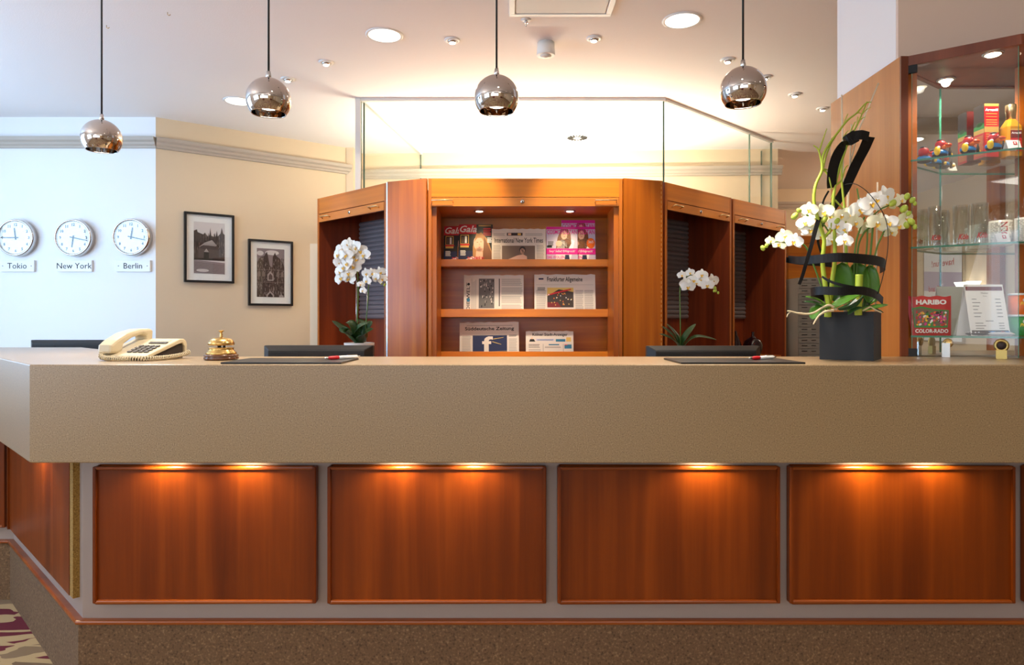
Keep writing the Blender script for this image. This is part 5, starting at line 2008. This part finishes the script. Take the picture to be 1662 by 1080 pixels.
# drinking glasses
for k, (px, d, r, lab) in enumerate(((1517, 2.437, .0215, 'straight clear drinking glass with red script, leftmost on the glass shelf'),
                                     (1560, 2.415, .0255, 'straight clear drinking glass with red script, second on the glass shelf'),
                                     (1590, 2.368, .0265, 'straight clear drinking glass with red script, in front of the printed mugs'))):
    t = thing('drinking_glass', lab, 'drinking glass', gpos(px, d, ZS2), 0, 'drinking glasses on the middle shelf')
    hgt = .142
    MB().lathe([(r * .92, .0), (r * .95, .006), (r, hgt), (r - .0012, hgt), (r * .92, .012), (.001, .010)], 'glass_tumbler', 36).build('tumbler', t)
    MB().lathe([(r * 1.001, hgt - .001), (r * 1.006, hgt), (r * .97, hgt + .0006), (r * .95, hgt - .001)], 'glass_edge', 36).build('rim', t) if False else None
    b = MB()
    vs, fs, w, h = text_mesh('Köln', .35, .03, 1.0)
    sc_ = .034 / w
    out = []
    for a, c in vs:
        an = -PI / 2 + (a * sc_ - .017) / r - .25
        out.append(((r + .0004) * math.cos(an), (r + .0004) * math.sin(an), .020 + c * sc_ * 1.5))
    b.add(out, fs, 'red')
    b.build('red_script', t)

# printed mugs wrapped in film
for k, (px, d, lab) in enumerate(((1624, 2.418, 'white mug printed with newsprint and a red word, wrapped in clear film'), (1667, 2.345, 'white mug printed with newsprint, wrapped in clear film, at the right edge of the shelf'))):
    t = thing('mug', lab, 'mug', gpos(px, d, ZS2), 0, 'mugs wrapped in clear film')
    r, hgt = .036, .088
    MB().lathe([(r * .94, 0), (r, .004), (r, hgt), (r - .004, hgt), (r - .004, .008), (.001, .006)], 'cyc', 40).build('body', t)
    b = MB()
    rnd = random.Random(20 + k)
    for i in range(15):
        z = .008 + i * .0050
        a = -PI
        while a < 0:
            e = a + .15 + .3 * rnd.random()
            m = 'inkg2'
            if abs(a + 1.75) > .25:
                vs = []
                for q_ in (a, (a + e) / 2, e):
                    for zz in (z, z + .0018):
                        vs.append(((r + .0004) * math.cos(q_), (r + .0004) * math.sin(q_), zz))
                b.add(vs, [(0, 2, 3, 1), (2, 4, 5, 3)], m)
            a = e + .08
    b.build('newsprint_pattern', t)
    vs, fs, w, h = text_mesh('KÖLN', 0, .02)
    sx = .074 / w
    out = []
    for a, c in vs:
        an = -1.60 - c * sx * 1.0 / r
        out.append(((r + .0008) * math.cos(an), (r + .0008) * math.sin(an), .007 + a * sx))
    MB().add(out, fs, 'red').build('red_word', t)
    rnd2 = random.Random(31 + k)
    seg = 26
    rr = [[(.0395, .001), (.0405, .06), (.040, .095), (.034, .112), (.020, .125), (.030, .150)][j] for j in range(6)]
    vs, fs = [], []
    for j, (ra, z) in enumerate(rr):
        for q_ in range(seg):
            a = 2 * PI * q_ / seg
            jit = 0 if j < 2 else rnd2.uniform(-.004, .004)
            vs.append(((ra + jit) * math.cos(a), (ra + jit) * math.sin(a), z + (rnd2.uniform(-.012, .012) if j == 5 else jit)))
    for j in range(5):
        for q_ in range(seg):
            q2 = (q_ + 1) % seg
            fs.append((j * seg + q_, j * seg + q2, (j + 1) * seg + q2, (j + 1) * seg + q_))
    MB().add(vs, fs, 'film').build('film_wrap', t)

# sweets bag
t = thing('sweets_bag', 'red bag of assorted sweets with a clear window on the lowest glass shelf', 'bag', (1.4240, 2.4535, ZS3), math.radians(-10), None)
w, h = .140, .140


def bagf(side):
    def fn(u, v):
        edge = min(1, 6 * min(v, 1 - v)) * min(1, 5 * min(u, 1 - u) + .15)
        x = w * u + (-.016 * (v ** 2.2) * (1 - u)) * 1.0 + .010 * (1 - v) * (1 - u)
        return (x, side * -.007 * edge, h * v + .002 * math.sin(u * 20) * (v > .95))
    return fn


bb_ = MB().grid(bagf(1), 24, 24, 'red')
bb_.grid(bagf(-1), 24, 24, 'red')
bb_.build('packet', t)
p = Print(Matrix.Translation((0, -.0076, 0)), .0003)
p.poly([(.018, .028), (.126, .028), (.130, .090), (.085, .094), (.040, .104), (.010, .098)], 'green').nxt()
p.poly([(.020, .034), (.124, .034), (.127, .086), (.080, .089), (.040, .098), (.014, .093)], 'midbrown').nxt()
rnd = random.Random(8)
for k in range(90):
    u, v = .022 + .100 * rnd.random(), .036 + .048 * rnd.random()
    p.ell(u, v, .0028 + .003 * rnd.random(), .0028 + .002 * rnd.random(), rnd.choice(['yellow', 'orange', 'red', 'paperw', 'ink', 'green', 'gold', 'magenta']), 8, rnd.random() * 3)
    if k % 15 == 14:
        p.k += .4
p.text('HARIBO', .022, .110, 'paperw', height=.018, width=.100, bold=.05)
p.text('COLOR-RADO', .020, .009, 'paperw', height=.014, width=.108, bold=.03)
p.b.build('print', t)

# menu stand (A-frame)
t = thing('menu_card', 'white folded price list card standing like a tent on the lowest shelf', 'menu card', gpos(1595.5, 2.395, ZS3), 0)
w, h, dp, th = .136, .180, .040, .001
b = MB()
for s in (-1, 1):
    b.add([(-w / 2, s * dp, 0), (w / 2, s * dp, 0), (w / 2, 0, h), (-w / 2, 0, h), (-w / 2, s * (dp - th), 0), (w / 2, s * (dp - th), 0), (w / 2, 0, h - th), (-w / 2, 0, h - th)],
          [(0, 1, 2, 3), (7, 6, 5, 4), (0, 4, 5, 1), (1, 5, 6, 2), (3, 7, 4, 0)], 'paperw')
b.build('card', t)
p = Print(Matrix.Translation((-w / 2, -dp - .0004, 0)) @ Matrix.Rotation(-math.atan2(dp, h), 4, 'X'), .0003)
p.rect(.004, .162, w - .004, .176, 'darkred').rect(.004, .003, w - .004, .020, 'dkbrown')
p.text('Minibar', w * .5, .150, 'inkg2', height=.006, align='C')
p.text('Preise', w * .5, .140, 'inkg2', height=.004, align='C')
for k in range(6):
    v = .130 - k * .0125
    p.rect(.020, v, .020 + .016 + .012 * ((k * 5) % 3) / 2, v + .0022, 'inkg2').rect(w - .035, v, w - .016, v + .0022, 'inkg2')
p.rect(w * .42, .052, w * .62, .054, 'inkg2')
for k in range(3):
    v = .044 - k * .009
    p.rect(.020, v, .048 + .008 * (k % 2), v + .002, 'inkg2').rect(w - .035, v, w - .016, v + .002, 'inkg2')
p.b.build('price_list', t)


# crisp cans
def can(z, m, lab, px=1657, d=2.392):
    t = thing('crisps_can', lab, 'can', gpos(px, d, z), 0, 'stacked crisps cans')
    r, hgt = .037, .074
    MB().lathe([(r - .001, 0), (r, .001), (r, hgt - .006), (r - .001, hgt - .006)], m, 40).build('tin', t)
    MB().lathe([(r + .0008, hgt - .007), (r + .0008, hgt - .001), (r - .002, hgt), (.001, hgt)], 'white', 40).build('lid', t)

    def wrap(u, v, rr):
        an = -PI / 2 + u / r - .15
        return (rr * math.cos(an), rr * math.sin(an), v)
    b = MB()
    pts = []
    for k in range(24):
        a = 2 * PI * k / 24
        pts.append(wrap(.013 * math.cos(a), .050 + .009 * math.sin(a), r + .0006))
    c0 = wrap(0, .050, r + .0006)
    b.add([c0] + pts, [(0, k + 1, (k + 1) % 24 + 1) for k in range(24)], 'paperw')
    vs, fs, w, h = text_mesh('Pringles', .25, .04)
    sx = .040 / w
    b.add([wrap(a * sx - .020, .028 + c * sx * 1.25 + a * sx * .12, r + .0009) for a, c in vs], fs, 'yellow')
    b.add([wrap(u, v, r + .0005) for u, v in ((-.010, .010), (.018, .010), (.018, .022), (-.010, .022))], [(0, 1, 2, 3)], 'navy')
    b.build('label_print', t)
    return t


can(ZS3, 'green', 'small green crisps can, lower of two in the showcase corner')
can(ZS3 + .0743, 'orange', 'small orange crisps can on top of the green can')

# little snack packs lying on the lowest shelf
t = thing('snack_pack', 'small white and blue foil snack pack lying in front of the price list', 'snack', gpos(1625, 2.322, ZS3), math.radians(-25), 'small snack packs')
b = MB()


def pk(side, w=.075, l=.036, th=.007):
    def fn(u, v):
        e = min(1, 7 * min(u, 1 - u)) * (math.sin(PI * v) ** .5)
        return ((u - .5) * w, (v - .5) * l, .0075 + side * th * e + .001 * math.sin(u * 30 + v * 9) * e)
    return fn


b.grid(pk(1), 20, 10, 'paperw').grid(pk(-1), 20, 10, 'paperw')
b.build('wrapper', t)
b = MB()
for i, (u0, u1, m) in enumerate(((-.034, -.020, 'blue'), (-.017, -.012, 'navy'), (-.008, -.003, 'navy'), (.001, .006, 'red'), (.012, .022, 'blue'))):
    b.box(u0, u1, -.010, .008, .0145, .0165, m)
b.build('print', t)
t = thing('snack_bar', 'dark chocolate bar in brown and silver wrapper beside the snack pack', 'snack', gpos(1583, 2.358, ZS3), math.radians(-35), 'small snack packs')
b = MB()
b.grid(pk(1, .06, .022, .005), 18, 8, 'dkbrown').grid(pk(-1, .06, .022, .005), 18, 8, 'dkbrown')
b.build('wrapper', t)
b = MB()
for i in range(4):
    b.box(-.022 + i * .010, -.018 + i * .010, -.006, .006, .0115, .0135, 'steel')
b.build('print', t)

# ================================================================== CUPBOARD AND DRAWER TOWER BEHIND, RIGHT
Dw = 6.75
x0 = (1279 - 831) * Dw / F
z1 = EYE + (520 - 383) * Dw / F
t = thing('wooden_cupboard', 'orange cherry cupboard behind the flower arrangement', 'cupboard', (x0, Dw, 0))
MB().box(0, 1.1, .02, .5, 0, z1, 'shelf').build('body', t)
MB().box(.0, 1.1, 0, .02, z1 - .075, z1, 'shelf').build('fascia', t)
MB().box(.004, .55, 0, .018, .04, z1 - .080, 'shelf').build('door', t)
MB().box(.556, 1.096, 0, .018, .04, z1 - .080, 'shelf').build('door', t)
MB().lathe([(.012, 0), (.012, .02)], 'steel', 16, Matrix.Translation((.06, 0, 1.13)) @ Matrix.Rotation(PI / 2, 4, 'X')).build('knob', t)
Dd = 6.3
x0 = (1296 - 831) * Dd / F
z1 = EYE + (520 - 451) * Dd / F
t = thing('drawer_tower', 'tall grey letter tray tower with many shallow drawers', 'drawer unit', (x0, Dd, 0))
M_['traygrey'] = mat('tray_grey', C(142, 138, 134), .4)
MB().box(0, .27, .012, .35, 0, z1, 'traygrey').build('body', t)
n = 30
for k in range(n):
    a = z1 - (k + 1) * .0505
    if a < .03:
        break
    dr_ = MB().box(.004, .266, 0, .012, a + .003, a + .048, 'traygrey').build('drawer', t)
    MB().box(.03, .08, -.004, 0, a + .026, a + .032, 'ink').box(.12, .16, -.004, 0, a + .026, a + .032, 'ink').build('handle', dr_)

# ================================================================== THE LOBBY BEHIND THE CAMERA (seen in the mirror and the chrome)
t = thing('poster', 'tall white advertising poster on the lobby wall, seen in the mirror', 'poster', (X1, -3.62, 1.0), -PI / 2)
# local x runs towards -y on the wall
MB().box(-.74, .02, -.03, -.001, -.02, 1.14, 'steel').build('frame', t)
p = Print(Matrix.Translation((-.72, -.0305, 0)), .0006)
p.rect(0, 0, .72, 1.12, 'paperw').nxt()
p.poly([(0, .55), (.72, .62), (.72, .86), (0, .80)], 'lilac').nxt()
p.text('have fun!', .14, .90, 'red', height=.08, width=.42)
p.text('soft and', .34, .60, 'red', height=.07, width=.28)
p.text('cool', .40, .48, 'red', height=.07, width=.16)
p.ell(.17, .30, .13, .20, 'dkbrown').nxt().ell(.19, .24, .085, .14, 'skin')
p.b.build('print', t)
t = thing('wall_lamp', 'double glass wall lamp in the lobby, seen in the mirror', 'wall lamp', (X1, -2.70, 1.62))
MB().box(-.03, 0, -.05, .05, -.06, .06, 'brass').build('back_plate', t)
for s in (-.10, .10):
    MB().tube([(-.02, 0, -.02), (-.08, s * .6, -.05), (-.10, s, -.02)], .006, 'brass', 8).build('arm', t)
    MB().lathe([(.035, 0), (.055, .03), (.075, .07)], 'glow_soft', 24, Matrix.Translation((-.10, s, -.01)), cap=True).build('glass_shade', t)
tag(MB().box(X1 - .06, X1, -2.45, -2.25, 0, CEIL, 'cherry').build('wall_board'), 'full height cherry board on the lobby wall', 'board')
b = MB()
b.box(X0, X1, -.62, -.52, CEIL - .11, CEIL, 'cornice')
struct(b, 'trim_5')
for k, (x, y, wh) in enumerate(((2.9, 1.4, 'nearest the showcase'), (3.6, -1.2, 'nearest the wall lamp'), (2.4, 0.2, 'between showcase and wall lamp'), (-3.0, 0.8, 'near the left windows'), (0.2, 0.9, 'above the middle of the counter'))):
    t = thing('downlight', 'large round ceiling light in the lobby, ' + wh, 'ceiling light', (x, y, CEIL), 0, 'lobby downlights')
    r = .085
    MB().lathe([(r + .004, -.003), (r + .014, -.007), (r + .022, -.002), (r + .022, 0)], 'white', 48, cap=False).build('ring', t)
    MB().lathe([(r + .005, -.004), (r + .005, -.001)], 'glow_soft', 40).build('diffuser', t)
    light('SPOT', 'downlight_lamp', (0, 0, -.02), (0, 0, 0), 14, SOFT, angle=150, blend=.8, parent=t, radius=.07)
for x in (-1.8, 1.8):  # glowing panels added to the lobby as fill
    t = thing('fill_light_panel', 'added square fill light panel on the lobby ceiling, %s one' % ('left' if x < 0 else 'right'), 'ceiling light', (x, -3.8, CEIL))
    MB().box(-.6, .6, -.6, .6, -.02, 0, 'white').build('frame', t)
    MB().box(-.56, .56, -.56, .56, -.024, -.019, 'glow_soft').build('diffuser', t)
# lobby armchairs
def armchair(x, y, rzz, lab):
    t = thing('armchair', lab, 'armchair', (x, y, 0), rzz, 'lobby armchairs')
    MB().box(-.36, .36, -.34, .34, .22, .44, 'darkred').build('seat', t, bevel=.03)
    MB().box(-.36, .36, .24, .38, .30, .86, 'darkred').build('backrest', t, bevel=.04)
    for s in (-1, 1):
        MB().box(s * .42 - .06, s * .42 + .06, -.34, .36, .20, .62, 'darkred').build('armrest', t, bevel=.03)
        for q_ in (-.28, .28):
            MB().box(s * .36 - .02, s * .36 + .02, q_ - .02, q_ + .02, 0, .21, 'mahog').build('leg', t)


armchair(-1.4, -3.2, 0.1 + PI, 'dark red armchair in the lobby, left of the two')
armchair(2.6, -3.3, -.3 + PI, 'dark red armchair in the lobby, right of the two')


def fill_torchiere(x, y, lab, power):  # floor lamp put in to brighten the ceiling
    t = thing('fill_floor_lamp', lab, 'floor lamp', (x, y, 0), 0, 'added floor lamps that brighten the ceiling')
    MB().lathe([(.14, 0), (.14, .012), (.02, .03)], 'steel', 32).build('base', t)
    MB().tube([(0, 0, .02), (0, 0, 1.78)], .012, 'steel', 12).build('pole', t)
    MB().lathe([(.02, 1.77), (.10, 1.80), (.17, 1.87), (.165, 1.872), (.09, 1.81), (.01, 1.79)], 'steel', 36, cap=False).build('bowl', t)
    MB().lathe([(.05, 1.812), (.05, 1.822)], 'glow', 20).build('bulb', t)
    light('SPOT', 'fill_uplight', (0, 0, 1.84), (PI, 0, 0), power, (1.0, .92, .88), angle=165, blend=.4, parent=t, radius=.08)


fill_torchiere(-2.9, .9, 'added steel floor lamp to brighten the ceiling, nearest the left windows', 85)
fill_torchiere(.3, -1.2, 'added steel floor lamp to brighten the ceiling, behind the viewer', 70)

t = thing('downlight', 'added unseen ceiling light brightening the far recess behind the wooden side panel', 'ceiling light', (4.5, 7.3, CEIL), 0, 'lobby downlights')  # put in out of view to lift the dark recess
MB().lathe([(.089, -.003), (.099, -.007), (.107, -.002), (.107, 0)], 'white', 48, cap=False).build('ring', t)
MB().lathe([(.09, -.004), (.09, -.001)], 'glow_soft', 40).build('diffuser', t)
light('POINT', 'downlight_lamp', (0, 0, -.25), (0, 0, 0), 30, (1.0, .84, .68), parent=t, radius=.1)
